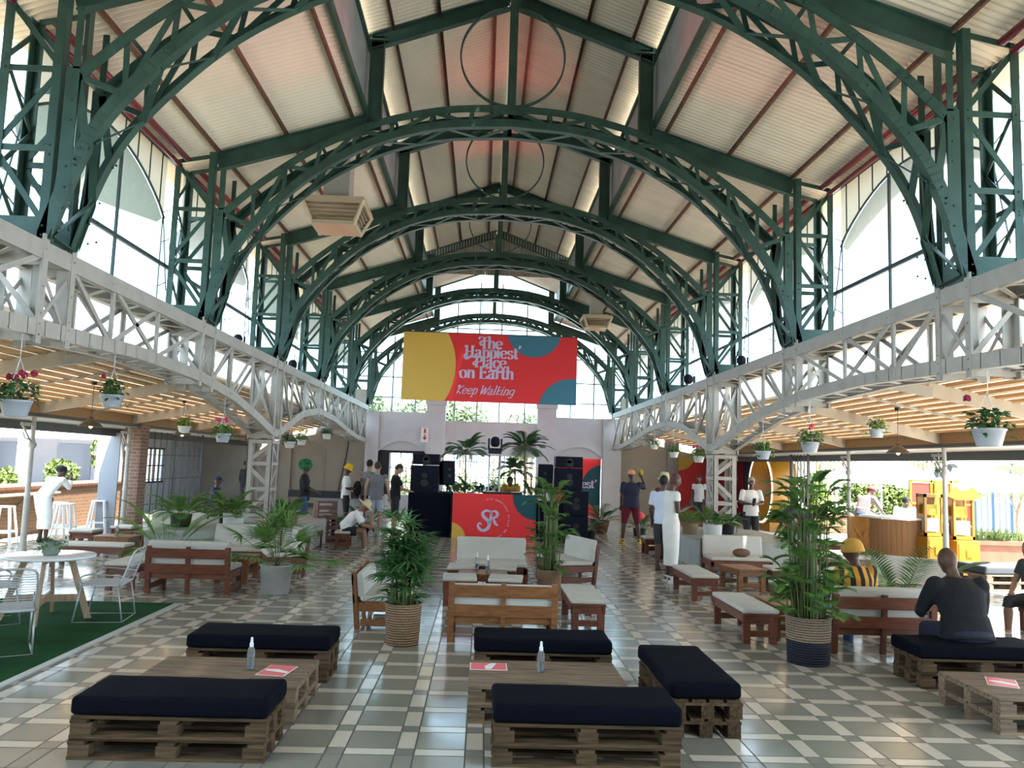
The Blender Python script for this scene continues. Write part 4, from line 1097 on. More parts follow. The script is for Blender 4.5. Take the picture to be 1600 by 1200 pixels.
hanging(-4.40, 9.5, 2.36, 'grey hanging pot with dark trailing leaves, second from the left edge', .95, (FLRED, 1), top=.42, trail=1)
hanging(-5.85, 15.9, 2.24, 'small hanging pot spilling bright leaves in front of the timber ceiling, left aisle', .95, None, LEAFB, top=.5, trail=1)
hanging(-4.40, 13.6, 2.06, 'white hanging pot with magenta flowers left of the left column', .95, (FLPINK, 5), LEAFM, top=.52)
hanging(-4.40, 18.3, 2.05, 'white hanging pot just right of the left lattice column', .95, None, top=.55)
hanging(-4.40, 19.45, 2.13, 'white hanging pot with yellow flowers beyond the left column', .85, (FLYEL, 5), LEAFM, top=.6)
hanging(-4.40, 22.55, 2.38, 'white hanging pot near the end wall on the left', .95, None, top=.34)
hanging(4.9, 7.56, 2.20, 'largest grey hanging pot with dark spreading leaves, right side', 1.12, (FLRED, 1), top=.55, trail=1)
hanging(6.55, 13.1, 2.64-.15, 'small grey hanging pot of bright leaves before the right timber ceiling', .95, None, LEAFB, top=.35, trail=1)
hanging(4.9, 11.8, 2.18, 'white hanging pot with red flowers above the yellow ring area', 1.0, (FLCOR, 2), LEAFM, top=.58)
hanging(4.9, 13.8, 2.08, 'white hanging pot above the neon-edged ring', .95, None, LEAFM, top=.46, trail=1)
hanging(4.9, 17.95, 2.03, 'white hanging pot with magenta flowers left of the right column', .95, (FLPINK, 5), LEAFM, top=.52)
hanging(4.9, 20.3, 2.15, 'white hanging pot above the person in the straw hat', .9, None, LEAFM, top=.6)
hanging(4.9, 22.65, 2.40, 'white hanging pot nearest the end wall on the right', .9, (FLPINK, 2), LEAFM, top=.32)
hanging(7.97, 13.75, 1.80, 'little white pot hooked on the slim post by the terrace', .62, None, LEAFB, top=.36)

# pendant lamps
def pendant(x, y, z, label):
    t = thing('pendant_lamp', label, 'lamp', (x, y, z), 0, 'dark cone pendant lamps in the aisles')
    MB().lathe([(.170, 0), (.172, .006), (.10, .075), (.045, .115), (.03, .12), (.028, .15), (.001, .152)], 28).build('shade', mat('bronze_shade', (.10, .075, .05), .5, .4), t)
    MB().ball((0, 0, .012), (.028, .028, .035), 12, 8).build('bulb', BULB, t)
    zt = 2.98-.20*(abs(x-XC)-4.95)-z; MB().tube([(0, 0, .15), (0, 0, zt)], .004, 5).build('cord', BLACKM, t)
    MB().lathe([(.001, zt-.05), (.035, zt-.05), (.045, zt)], 12).build('ceiling_rose', BLACKM, t)
for x, y, l in ((-5.9, 12.26, 'cone pendant lamp over the left aisle, nearest to the viewer'), (-5.9, 15.95, 'cone pendant lamp under the bright hanging leaves, left aisle'), (-5.9, 20.5, 'cone pendant lamp beside the left lattice column'), (6.3, 11.95, 'cone pendant lamp with a lit bulb over the right aisle'), (6.3, 17.8, 'cone pendant lamp behind the right lattice column')): pendant(x, y, 2.06, l)

# roof vents
def vent(x, y, z, w, label):
    t = thing('square_roof_vent', label, 'roof vent', (x, y, z), 0, 'square louvred roof vents'); k = w/2; c = mat('vent_cream', (.55, .43, .29), .5); h = .38*w; kb = k*.68
    b = MB(); b.box((0, 0, h+.02), (w*1.02, w*1.02, .04)); b.box((0, 0, h+.06), (w*.75, w*.75, .04)); b.build('lid', c, t)
    b = MB()
    for sx in (-1, 1):
        for sy in (-1, 1): b.beam((sx*k, sy*k, h), (sx*kb, sy*kb, 0), .05, .05)
    for s_ in (-1, 1):
        for (z_, kk, th) in ((h-.03, k*.97, .06), (.03, kb*1.03, .06)): b.box((0, s_*kk, z_), (2*kk, .03, th)); b.box((s_*kk, 0, z_), (.03, 2*kk, th))
    b.build('frame', c, t)
    lv = MB()
    for i in range(5):
        u = .14+i*.17; kk = kb+(k-kb)*u; zz = h*u
        for s_ in (-1, 1): lv.box((0, s_*(kk-.06), zz), (2*kk-.12, .07, .008), M=Matrix.Rotation(-.6*s_, 3, 'X')); lv.box((s_*(kk-.06), 0, zz), (.07, 2*kk-.12, .008), M=Matrix.Rotation(.6*s_, 3, 'Y'))
    lv.build('louvres', mat('vent_louvre', (.45, .36, .24), .5), t)
    b = MB(); b.add([(-kb, -kb, 0), (kb, -kb, 0), (kb, kb, 0), (-kb, kb, 0), (0, 0, .10)], [(0, 1, 4), (1, 2, 4), (2, 3, 4), (3, 0, 4)]); b.build('bottom_panel', mat('vent_red_lit', (.68, .40, .26), .5), t)  # peach underside: red light put into its colour
    MB().box((0, 0, h+.5), (w*.42, w*.42, .9)).build('duct', mat('duct_grey', (.42, .40, .36), .5, .2), t)
vent(-2.62, 13.4, 5.58, 1.02, 'cream louvred roof vent hanging at left between the second and third arches')
vent(3.22, 23.3, 5.76, .84, 'smaller-looking cream louvred roof vent hanging at right above the banner')

# moving stage lights on girders and the truss tower
def moving_head(x, y, z, rz, label, s_=1.0):
    t = thing('moving_stage_light', label, 'stage light', (x, y, z), rz, 'moving stage lights', s_)
    MB().box((0, 0, .05), (.30, .24, .10)).build('base', BLACKM, t, bevel=.01)
    b = MB()
    for q in (-1, 1): b.box((q*.145, 0, .22), (.045, .10, .26))
    b.box((0, 0, .115), (.32, .10, .03)); b.build('yoke', BLACKM, t, bevel=.01)
    b = MB(); b.tube([(0, -.02, .17), (0, -.01, .22), (0, .0, .32), (0, .01, .37)], [.07, .105, .105, .075], 18); b.build('head', BLACK, t)
    MB().tube([(0, .01, .37), (0, .012, .378)], [.066, .060], 18).build('lens', mat('lens_glass', (.12, .12, .16), .08, .6), t)
moving_head(-4.62, 19.2, 3.63, .4, 'black moving light on the left girder before the fourth arch'); moving_head(4.95, 19.2, 3.63, -.4, 'black moving light on the right girder before the fourth arch')
moving_head(-4.62, 14.9, 3.63, .2, 'black moving light on the left girder before the third arch', .8); moving_head(4.95, 15.2, 3.63, -.4, 'black moving light on the right girder before the third arch', .8)
t = thing('truss_tower', 'silver truss tower behind the red booth holding a moving light', 'truss', (.30, 19.3, 0)); b = MB()
for sx in (-1, 1):
    for sy in (-1, 1): b.tube([(sx*.13, sy*.13, 0), (sx*.13, sy*.13, 1.92)], .018, 8)
b.build('tubes', CHROME, t); b = MB()
for i in range(8):
    z0, z1 = .05+i*.23, .28+i*.23
    for s_ in (-1, 1): b.tube([(-.13, s_*.13, z0), (.13, s_*.13, z1)], .008, 6); b.tube([(.13, s_*.13, z0), (-.13, s_*.13, z1)], .008, 6); b.tube([(s_*.13, -.13, z0), (s_*.13, .13, z1)], .008, 6); b.tube([(-.13, s_*.13, z1), (.13, s_*.13, z1)], .008, 6)
b.build('braces', CHROME, t); MB().box((0, 0, 1.93), (.34, .34, .02)).build('top_plate', CHROME, t)
moving_head(.30, 19.3, 1.94, 0, 'black moving light on top of the silver truss tower', 1.05)

# speakers, stage
def speaker(x, y, z, w, d, h, label, rz=0, tilt=0, name='loudspeaker'):
    t = thing(name, label, 'speaker', (x, y, z), rz, 'black loudspeakers around the booth'); M = Matrix.Rotation(tilt, 3, 'X')
    o = MB().box((0, 0, h/2), (w, d, h)).build('cabinet', BLACK, t, bevel=.012)
    g_ = MB().box((0, -d/2-.006, h/2), (w*.9, .014, h*.9)).build('grille', mat('speaker_grille', (.010, .012, .022), .8, spec=.1), t)
    for ob in (o, g_): ob.rotation_euler = (tilt, 0, 0)
    b = MB(); b.tube([(0, -d/2-.012, h*.62), (0, -d/2-.016, h*.62)], [w*.12, w*.1], 14); b.tube([(0, -d/2-.012, h*.35), (0, -d/2-.016, h*.35)], [w*.16, w*.13], 14); q = b.build('driver_covers', BLACKM, t); q.rotation_euler = (tilt, 0, 0)
    return t
o = MB().bx(-1.66, -.69, 18.55, 20.1, 0, .99).build('stage_block', mat('stage_black_cloth', (.006, .008, .016), .9, spec=.05)); tag(o, 'black-skirted stage block left of the red booth', 'stage')
speaker(-1.32, 19.0, .99, .64, .6, .62, 'lower black loudspeaker of the left stack'); speaker(-1.30, 19.0, 1.63, .62, .55, .25, 'upper flat black loudspeaker of the left stack')
speaker(-.80, 18.95, 1.18, .30, .3, .55, 'slim tilted loudspeaker between the left stack and the palm', .35, -.12); 
speaker(2.16, 18.5, 0, .56, .6, .58, 'lowest black loudspeaker of the right stack'); speaker(2.16, 18.5, .59, .56, .6, .56, 'middle black loudspeaker of the right stack'); speaker(1.99, 18.5, 1.16, .62, .55, .50, 'third black loudspeaker up in the right stack'); speaker(1.99, 18.5, 1.67, .62, .5, .25, 'topmost black loudspeaker of the right stack')
o = MB().bx(1.28, 1.86, 18.25, 18.9, 0, .88).build('stage_block', MATS['stage_black_cloth']); tag(o, 'black-skirted block between the red booth and the right speakers', 'stage')
speaker(1.47, 18.5, 1.16, .33, .3, .56, 'tilted loudspeaker on a pole right of the booth', -.15, -.1); o = MB().tube([(1.47, 18.5, .88), (1.47, 18.5, 1.18)], .018, 8).build('speaker_pole', BLACKM); tag(o, 'short black pole under the tilted right loudspeaker', 'pole')
MB().tube([(0, 0, -.2), (0, 0, .01)], .018, 8).build('pole', BLACKM, bpy.data.objects['loudspeaker.002'])

# flat graphics helpers (x,z plane, facing -y)
def disc_pts(cx, cz, r, a0=0, a1=2*PI, n=48): return [(cx+r*math.cos(a0+(a1-a0)*i/n), cz+r*math.sin(a0+(a1-a0)*i/n)) for i in range(n+1)]
def clip(poly, x0, x1, z0, z1):
    def cut(P, ins, inter):
        out = []
        for i in range(len(P)):
            a, c = P[i-1], P[i]
            if ins(c):
                if not ins(a): out.append(inter(a, c))
                out.append(c)
            elif ins(a): out.append(inter(a, c))
        return out
    for ax, v, sg in ((0, x0, 1), (0, x1, -1), (1, z0, 1), (1, z1, -1)):
        if not poly: return []
        poly = cut(poly, lambda p: (p[ax]-v)*sg >= 0, lambda a, c: tuple(a[j]+(c[j]-a[j])*((v-a[ax])/(c[ax]-a[ax])) for j in (0, 1)))
    return poly
def flat(b, poly, y):
    if len(poly) > 2: b.add([(p[0], y, p[1]) for p in poly], [tuple(range(len(poly)))])
# skeleton letters drawn with a broad nib: thick uprights, hairline horizontals
G = {'T': [[(.02, .60), (-.02, .68), (.10, .74), (.30, .70), (.56, .74)], [(.30, .70), (.30, .02)], [(.18, .01), (.42, .01)]],
 'h': [[(.06, .74), (.10, .72), (.10, .02)], [(.10, .30), (.20, .46), (.34, .46), (.38, .34), (.38, .02)], [(.0, .01), (.18, .01)], [(.30, .01), (.47, .01)]],
 'e': [[(.06, .25), (.36, .28), (.34, .42), (.22, .48), (.08, .40), (.05, .22), (.12, .04), (.26, .0), (.38, .10)]],
 'H': [[(.02, .66), (.10, .73), (.14, .66), (.14, .02)], [(.50, .72), (.50, .02)], [(.14, .38), (.50, .38)], [(.04, .01), (.24, .01)], [(.40, .01), (.60, .01)], [(.42, .73), (.62, .73)]],
 'a': [[(.06, .38), (.12, .47), (.26, .47), (.31, .38), (.31, .08), (.36, .0), (.42, .03)], [(.31, .27), (.14, .25), (.05, .15), (.09, .02), (.20, .0), (.31, .10)]],
 'p': [[(.03, .46), (.10, .45), (.10, -.24)], [(.10, .36), (.20, .48), (.34, .44), (.39, .25), (.34, .04), (.22, .0), (.10, .08)], [(.02, -.25), (.20, -.25)]],
 'i': [[(.02, .46), (.10, .45), (.10, .02)], [(.02, .01), (.19, .01)], [(.10, .62), (.10, .70)]],
 's': [[(.32, .38), (.24, .48), (.10, .46), (.06, .36), (.14, .27), (.28, .22), (.33, .12), (.26, .0), (.12, .0), (.04, .10)]],
 't': [[(.12, .64), (.12, .10), (.18, .0), (.28, .06)], [(.02, .46), (.28, .46)]],
 'P': [[(.02, .60), (.04, .70), (.14, .72), (.14, .02)], [(.14, .70), (.34, .73), (.46, .62), (.44, .44), (.30, .36), (.14, .38)], [(.04, .01), (.26, .01)]],
 'l': [[(.02, .74), (.10, .73), (.10, .02)], [(.01, .01), (.19, .01)]],
 'c': [[(.35, .36), (.28, .47), (.14, .46), (.05, .30), (.07, .10), (.18, .0), (.30, .02), (.37, .12)]],
 'o': [[(.22, .48), (.07, .40), (.05, .22), (.12, .03), (.24, .0), (.37, .08), (.39, .28), (.33, .44), (.22, .48)]],
 'n': [[(.02, .46), (.10, .45), (.10, .02)], [(.10, .30), (.20, .46), (.34, .46), (.38, .34), (.38, .02)], [(.0, .01), (.18, .01)], [(.30, .01), (.47, .01)]],
 'E': [[(.14, .72), (.14, .0)], [(.04, .72), (.48, .72), (.48, .60)], [(.14, .38), (.38, .38)], [(.38, .45), (.38, .30)], [(.04, .0), (.48, .0), (.50, .14)]],
 'r': [[(.02, .46), (.10, .45), (.10, .02)], [(.10, .28), (.18, .44), (.30, .47), (.33, .38)], [(.0, .01), (.19, .01)]],
 'K': [[(.14, .72), (.14, .0)], [(.48, .72), (.14, .32), (.46, .0)], [(.0, .60), (.06, .72), (.18, .72)]],
 'W': [[(.0, .66), (.08, .72), (.16, .0), (.36, .62), (.44, .0), (.70, .74)]],
 'k': [[(.10, .74), (.10, .0)], [(.34, .44), (.10, .20), (.36, .0)]],
 'g': [[(.37, .40), (.22, .48), (.07, .38), (.06, .18), (.18, .04), (.36, .16)], [(.38, .47), (.37, -.08), (.24, -.24), (.08, -.18)]],
 '\u2019': [[(.10, .74), (.16, .70), (.12, .58), (.04, .54)]]}
ADV = {'T': .52, 'h': .50, 'e': .44, 'H': .66, 'a': .46, 'p': .45, 'i': .24, 's': .39, 't': .30, 'P': .50, 'l': .24, 'c': .42, 'o': .46, 'n': .50, 'E': .56, 'r': .35, 'K': .52, 'W': .70, 'k': .40, 'g': .45, ' ': .22, '\u2019': .2}
def nib(s_, x, z, y, size, m, parent, name, thick=.165, thin=.045, shear=0, smooth=None):
    wid = sum(ADV[c] for c in s_)*size; cx = x - wid/2; b = MB()
    for ch in s_:
        for path in G.get(ch, []):
            P = crom([(a, c, 0) for a, c in path], 5) if len(path) > 2 else [Vector((*path[0], 0)).lerp(Vector((*path[1], 0)), t/4) for t in range(5)]
            n = len(P); W = []
            for i in range(n):
                d = (P[min(i+1, n-1)]-P[max(i-1, 0)]); d.normalize(); W.append((thin+(thick-thin)*abs(d.y)**1.5)/2)
            for i in range(n-1):
                d = (P[i+1]-P[i]).normalized(); q = Vector((-d.y, d.x, 0)); e = d*.006
                a_, b_, c_, d_ = P[i]-e+q*W[i], P[i]-e-q*W[i], P[i+1]+e-q*W[i+1], P[i+1]+e+q*W[i+1]
                b.add([(cx+(v.x+v.y*shear)*size, y-.0004*(i % 3), z+(v.y-.25)*size) for v in (a_, b_, c_, d_)], [(0, 1, 2, 3)])
        cx += ADV[ch]*size
    return b.build(name, m, parent)
def text(s_, x, z, y, size, m, parent, name, bold=.0, shear=0, extr=.0, rot=0):
    c = bpy.data.curves.new(name, 'FONT'); c.body = s_; c.size = size; c.align_x = 'CENTER'; c.align_y = 'CENTER'; c.offset = bold; c.shear = shear
    o = bpy.data.objects.new(name, c); COL.objects.link(o); dg = bpy.context.evaluated_depsgraph_get(); me = bpy.data.meshes.new_from_object(o.evaluated_get(dg)); bpy.data.objects.remove(o)
    me.materials.clear(); me.materials.append(m); o = bpy.data.objects.new(name, me); COL.objects.link(o); o.parent = parent; o.location = (x, y, z); o.rotation_euler = (PI/2, rot, 0); return o
CRED = mat('banner_red', (.92, .045, .05), .7); CYEL = mat('banner_ochre', (.82, .50, .10), .7); CTEAL = mat('banner_teal', (.07, .22, .30), .7); CLAV = mat('banner_lilac', (.75, .60, .82), .7)
CTEALD = mat('banner_deep_teal', (.015, .09, .11), .7)
# ---- hanging banner
t = thing('hanging_banner', 'wide red banner with white lettering hung below the arches', 'banner', (0, 24.95, 0))
BX0, BX1, BZ0, BZ1 = -2.60, 2.88, 3.60, 5.76
b = MB(); n = 40
for i in range(n):
    x0_, x1_ = BX0+(BX1-BX0)*i/n, BX0+(BX1-BX0)*(i+1)/n; w_ = lambda x: .006*math.sin(x*3.1)
    b.add([(x0_, 0, BZ0), (x1_, 0, BZ0), (x1_, 0, BZ1), (x0_, 0, BZ1), (x0_, .006, BZ0), (x1_, .006, BZ0), (x1_, .006, BZ1), (x0_, .006, BZ1)], [(0, 1, 2, 3), (7, 6, 5, 4)])
b.build('cloth', CRED, t)
sx = (BX1-BX0)/271.; sz = (BZ1-BZ0)/108.
px = lambda x: BX0+(x-632)*sx
pz = lambda y: BZ1-(y-517)*sz
b = MB(); flat(b, clip(disc_pts(px(632-20), pz(570), 100*sx+.05, n=72), BX0, BX1, BZ0, BZ1), -.004); b.build('ochre_circle', CYEL, t)
b = MB(); flat(b, clip(disc_pts(px(835), pz(508), 43*sx), BX0, BX1, BZ0, BZ1), -.004); flat(b, clip(disc_pts(px(895), pz(635), 51*sx), BX0, BX1, BZ0, BZ1), -.004); b.build('teal_circle', CTEAL, t)
nib('The', px(768), pz(534), -.008, .50, CLAV, t, 'lettering'); nib('Happiest', px(769), pz(548.5), -.0085, .50, CLAV, t, 'lettering'); nib('\u2019', px(812), pz(545), -.008, .45, CLAV, t, 'lettering')
nib('Place', px(768), pz(564), -.008, .49, CLAV, t, 'lettering'); nib('on Earth', px(763), pz(581), -.008, .51, CLAV, t, 'lettering'); nib('Keep Walking', px(760), pz(608), -.008, .36, CLAV, t, 'lettering', .10, .05, .4)
def swash(pts, w0, par, m=CLAV):
    b = MB(); P = crom([(px(a), pz(c), 0) for a, c in pts], 6); n = len(P)
    for i in range(n-1):
        wa, wb = (w0*math.sin(PI*min(.999, max(.02, q/(n-1))))+.006 for q in (i, i+1)); d = (P[i+1]-P[i]).normalized(); q = Vector((-d.y, d.x, 0))
        b.add([(*(P[i]+q*wa)[:2], 0), (*(P[i]-q*wa)[:2], 0), (*(P[i+1]-q*wb)[:2], 0), (*(P[i+1]+q*wb)[:2], 0)], [(0, 1, 2, 3)])
    b.v = [(x, -.009, y) for x, y, z in b.v]; b.build('flourish', m, par)
swash([(757, 531), (753, 535), (751, 531), (756, 528), (764, 528)], .03, t); swash([(731, 547), (727, 552), (730, 557), (737, 553), (739, 545)], .035, t); swash([(745, 560), (741, 564), (745, 566), (750, 560)], .03, t); swash([(767, 560), (768, 572), (774, 575), (781, 571), (779, 566)], .03, t)
b = MB(); b.tube([(BX0, 0, BZ1), (BX1, 0, BZ1)], .015, 6); b.tube([(BX0+.02, 0, BZ1), (BX0-.4, -.4, BZ1+1.0)], .006, 5); b.tube([(BX1-.02, 0, BZ1), (BX1+.4, -.4, BZ1+1.0)], .006, 5); b.build('hanging_rope', DARK, t)

# ---- red booth
t = thing('dj_booth', 'red booth front with lilac monogram, ochre and teal shapes', 'booth', (.32, 18.3, 0)); W2 = .95
MB().box((0, .35, .5), (1.9, .66, 1.0)).build('booth_body', CHROME, t)
b = MB(); flat(b, [(-W2, 0), (W2, 0), (W2, 1.02), (-W2, 1.02)], .0); b.build('front_panel', CRED, t)
b = MB(); flat(b, clip(disc_pts(-W2-.05, .0, .36), -W2, W2, 0, 1.02), -.004); b.build('ochre_circle', CYEL, t)
b = MB(); flat(b, clip(disc_pts(W2-.02, .98, .52), -W2, W2, 0, 1.02), -.004); b.build('teal_circle', CTEALD, t)
def stroke(pts, w0, par, y, m, name='monogram', ends=.3):
    b = MB(); P = crom([(a, c, 0) for a, c in pts], 7); n = len(P)
    for i in range(n-1):
        wa, wb = (w0*(ends+(1-ends)*math.sin(PI*q/(n-1))) for q in (i, i+1)); d = (P[i+1]-P[i]).normalized(); q = Vector((-d.y, d.x, 0))
        b.add([((P[i]+q*wa).x, y, (P[i]+q*wa).y), ((P[i]-q*wa).x, y, (P[i]-q*wa).y), ((P[i+1]-q*wb).x, y, (P[i+1]-q*wb).y), ((P[i+1]+q*wb).x, y, (P[i+1]+q*wb).y)], [(0, 1, 2, 3)])
    b.build(name, m, par)
mx = lambda X: (X-460)/5.0*.0146 + .0        # zoomed photo units to metres around the monogram
MG = mat('monogram_lilac', (.70, .66, .90), .6)
q = lambda L: [((X-415)*.00292-.13, (180-Z)*.00292+.42) for X, Z in L]
stroke(q([(435, 135), (425, 112), (400, 103), (375, 115), (370, 140), (395, 165), (418, 190), (420, 222), (400, 248), (372, 256), (345, 240), (335, 215), (350, 200), (366, 212)]), .040, t, -.006, MG)
stroke(q([(436, 104), (432, 150), (428, 200)]), .03, t, -.006, MG, ends=.8)
stroke(q([(432, 108), (470, 108), (484, 130), (470, 152), (440, 158)]), .034, t, -.006, MG); stroke(q([(450, 158), (462, 185), (472, 205), (492, 216)]), .034, t, -.006, MG)
ring_ = bpy.data.objects
word = 'THE HAPPIEST PLACE ON EARTH'; 
for i, ch in enumerate(word):
    a = PI*.58 - i*(PI*1.08/len(word)); 
    if ch != ' ': text(ch, -.13+.40*math.cos(a)+.06, .46+.44*math.sin(a), -.006, .05, MG, t, 'circle_lettering', .001, rot=-(a-PI/2)*-1.0 if False else (PI/2-a))
# decks on the booth
t2 = thing('dj_console', 'dark mixing console on top of the red booth', 'console', (.5, 18.62, 1.0)); MB().box((0, 0, .03), (.9, .35, .06)).build('case', BLACKM, t2, bevel=.006)
for x in (-.3, .3): MB().lathe([(.11, .06), (.11, .075), (.001, .075)], 20, (x, 0, 0)).build('platter', CHROME, t2)
# ---- backdrop in right arch opening and red panel farther right
t = thing('arch_backdrop', 'red, teal and ochre backdrop filling the right arch opening', 'backdrop', (3.45, YW+.25, 0)); X0_, X1_ = -.83, .83
b = MB(); flat(b, [(X0_, .0), (X1_, 0), (X1_, 2.02), (X0_, 2.02)], 0); b.build('cloth', CRED, t)
b = MB(); flat(b, clip(disc_pts(X0_, 2.02, .36), X0_, X1_, 0, 2.02), -.004); b.build('ochre_circle', CYEL, t)
b = MB(); flat(b, clip(disc_pts(.95, .98, .80), X0_, X1_, .25, 2.02), -.004); b.build('teal_circle', CTEALD, t)
nib('est\u2019', .42, 1.05, -.008, .40, CLAV, t, 'lettering')
t = thing('wall_banner', 'dark red banner with an ochre circle by the right column', 'banner', (7.95, YW-.35, 0))
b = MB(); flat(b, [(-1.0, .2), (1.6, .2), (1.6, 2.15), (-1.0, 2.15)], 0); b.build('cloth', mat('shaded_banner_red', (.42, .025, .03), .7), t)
b = MB(); flat(b, clip(disc_pts(-1.0, 2.3, .62), -1.0, 1.6, .2, 2.15), -.004); b.build('ochre_circle', mat('shaded_banner_ochre', (.40, .27, .04), .7), t)  # banner red and ochre darkened here, shade put into the colours
# ================================================================== RIGHT END: ring, gate, dark room
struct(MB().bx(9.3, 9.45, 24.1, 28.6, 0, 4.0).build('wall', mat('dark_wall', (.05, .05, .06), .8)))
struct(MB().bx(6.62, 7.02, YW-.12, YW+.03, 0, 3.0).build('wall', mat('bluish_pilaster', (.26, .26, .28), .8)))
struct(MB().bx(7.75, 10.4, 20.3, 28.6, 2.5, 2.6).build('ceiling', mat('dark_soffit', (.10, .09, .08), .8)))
t = thing('yellow_ring', 'big yellow drum-shaped ring with a glowing white rim', 'ring', (8.38, 23.9, 1.24)); MX = Matrix.Rotation(PI/2, 3, 'Y')
MB().lathe([(1.07, 0), (1.07, .72), (.97, .72), (.97, 0), (1.07, 0)], 64, M=MX).build('drum', YELLOW, t)
MB().lathe([(.965, .02), (.965, .70)], 64, M=MX).build('lining', mat('ring_lining', (.25, .095, .004), .5), t)
b = MB(); b.tube([(-.02, 1.0*math.cos(2*PI*i/64), 1.0*math.sin(2*PI*i/64)) for i in range(65)], .014, 8, caps=False); b.build('neon_rim', NEON, t)
MB().bx(.06, .66, -.6, .6, -1.24, -.98).build('base', YELLOW, t)
t = thing('grid_gate', 'dark barred gate folded beside the yellow ring', 'gate', (8.16, 19.9, 0)); b = MB()
for i in range(6): b.bx(-.010, .010, i*.2-.010, i*.2+.010, 0, 2.25)
for z in (.03, .7, 1.5, 2.22): b.bx(-.012, .012, 0, 1.0, z-.015, z+.015)
b.build('bars', DARK, t)
for y_ in (-.06, 1.04): MB().bx(-.03, .03, y_-.03, y_+.03, 0, 2.3).build('gate_post', DARK, t)

# ================================================================== LEFT SIDE: brick pier, grille, parapet
struct(MB().bx(-7.62, -7.27, 17.35, 17.75, 0, 2.30).build('pillar', BRICK))
o = MB().bx(-8.05, -7.66, 17.25, 17.29, 0, 2.1).build('folded_panel', mat('slate_panel', (.22, .23, .26), .6)); tag(o, 'slate grey folded panel left of the brick pier', 'panel')
t = thing('metal_grille_screen', 'tall dark grid screen past the brick pier on the left', 'screen', (-7.45, 17.82, 0)); b = MB()
for i in range(12): b.bx(-.008, .008, i*.345-.007, i*.345+.007, 0, 2.18)
for z in (.02, .55, 1.1, 1.65, 2.16): b.bx(-.009, .009, 0, 3.8, z-.008, z+.008)
b.build('grid', BLACKM, t)
for y in (0, 1.9, 3.8): MB().bx(-.022, .022, y-.022, y+.022, 0, 2.2).build('frame_post', BLACKM, t)
def sidewall():
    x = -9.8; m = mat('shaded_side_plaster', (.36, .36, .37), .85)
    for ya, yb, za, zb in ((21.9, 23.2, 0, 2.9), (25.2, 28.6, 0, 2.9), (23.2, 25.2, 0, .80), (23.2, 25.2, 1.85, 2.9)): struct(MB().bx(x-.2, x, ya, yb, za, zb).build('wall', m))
    b = MB(); b.bx(x-.05, x, 23.2, 25.2, .8, .85); b.bx(x-.05, x, 23.2, 25.2, 1.8, 1.85)
    for i in range(7): b.bx(x-.05, x, 23.2+i*.32, 23.25+i*.32, .8, 1.85)
    b.bx(x-.05, x, 23.2, 25.2, 1.3, 1.33); struct(b.build('window', BLACKM))
    struct(MB().bx(-9.9, -7.7, 21.9, 28.6, 2.55, 2.65).build('ceiling', mat('dark_soffit', (.1, .09, .08))))
sidewall()
struct(MB().bx(-9.25, -9.0, 2, 21.9, 0, .92).build('wall', BRICKO))
b = MB()
for i in range(116): b.box((-9.13, 2.1+i*.17, .955), (.36, .15, .05), M=Matrix.Rotation(.12, 3, 'Y'))
struct(b.build('trim', TERRA))
struct(MB().bx(-9.02, -8.72, 2, 17.1, .80, .835).build('sill', mat('pale_timber_ledge', (.30, .25, .19), .6)))
b = MB()
for i in range(14):
    y = 3+i*1.0; b.beam((-9.0, y, .55), (-8.8, y, .80), .02, .02); b.beam((-9.0, y, .79), (-8.8, y, .79), .02, .02)
struct(b.build('trim', DARK))

# ================================================================== OUTDOORS
def bush(name, label, c, size, n, m, cat='bush', group=None, leaf=.12, core=True, trunk=None):
    t = thing(name, label, cat, (c[0], c[1], 0), 0, group); lf = MB(); X, Y, Z = size
    blobs = [(rnd.uniform(-.55, .55)*X, rnd.uniform(-.5, .5)*Y, c[2]+rnd.uniform(-.45, .45)*Z, rnd.uniform(.45, .7)) for _ in range(9)]
    for i in range(n):
        bx_, by_, bz_, br = blobs[i % 9]; v = Vector((rnd.gauss(0, 1), rnd.gauss(0, 1), rnd.gauss(0, 1))).normalized(); k = br*rnd.uniform(.75, 1.05)
        p = Vector((bx_+v.x*X*k, by_+v.y*Y*k, max(.05, bz_+v.z*Z*k))); a = Vector((rnd.gauss(0, 1), rnd.gauss(0, 1), rnd.gauss(0, 1))).normalized(); e = a.orthogonal().normalized(); s_ = leaf*rnd.uniform(.6, 1.2)
        lf.add([p-a*s_, p+e*s_*.5, p+a*s_, p-e*s_*.5], [(0, 1, 2, 3)])
    lf.build('foliage', m, t); w_ = MB()
    for i in range(9): bx_, by_, bz_, br = blobs[i]; w_.tube([(bx_*.15, by_*.15, 0), (bx_*.6, by_*.6, bz_*.6), (bx_, by_, bz_)], [trunk or .03, .02, .01], 6)
    w_.build('branches', TRUNK, t); return t
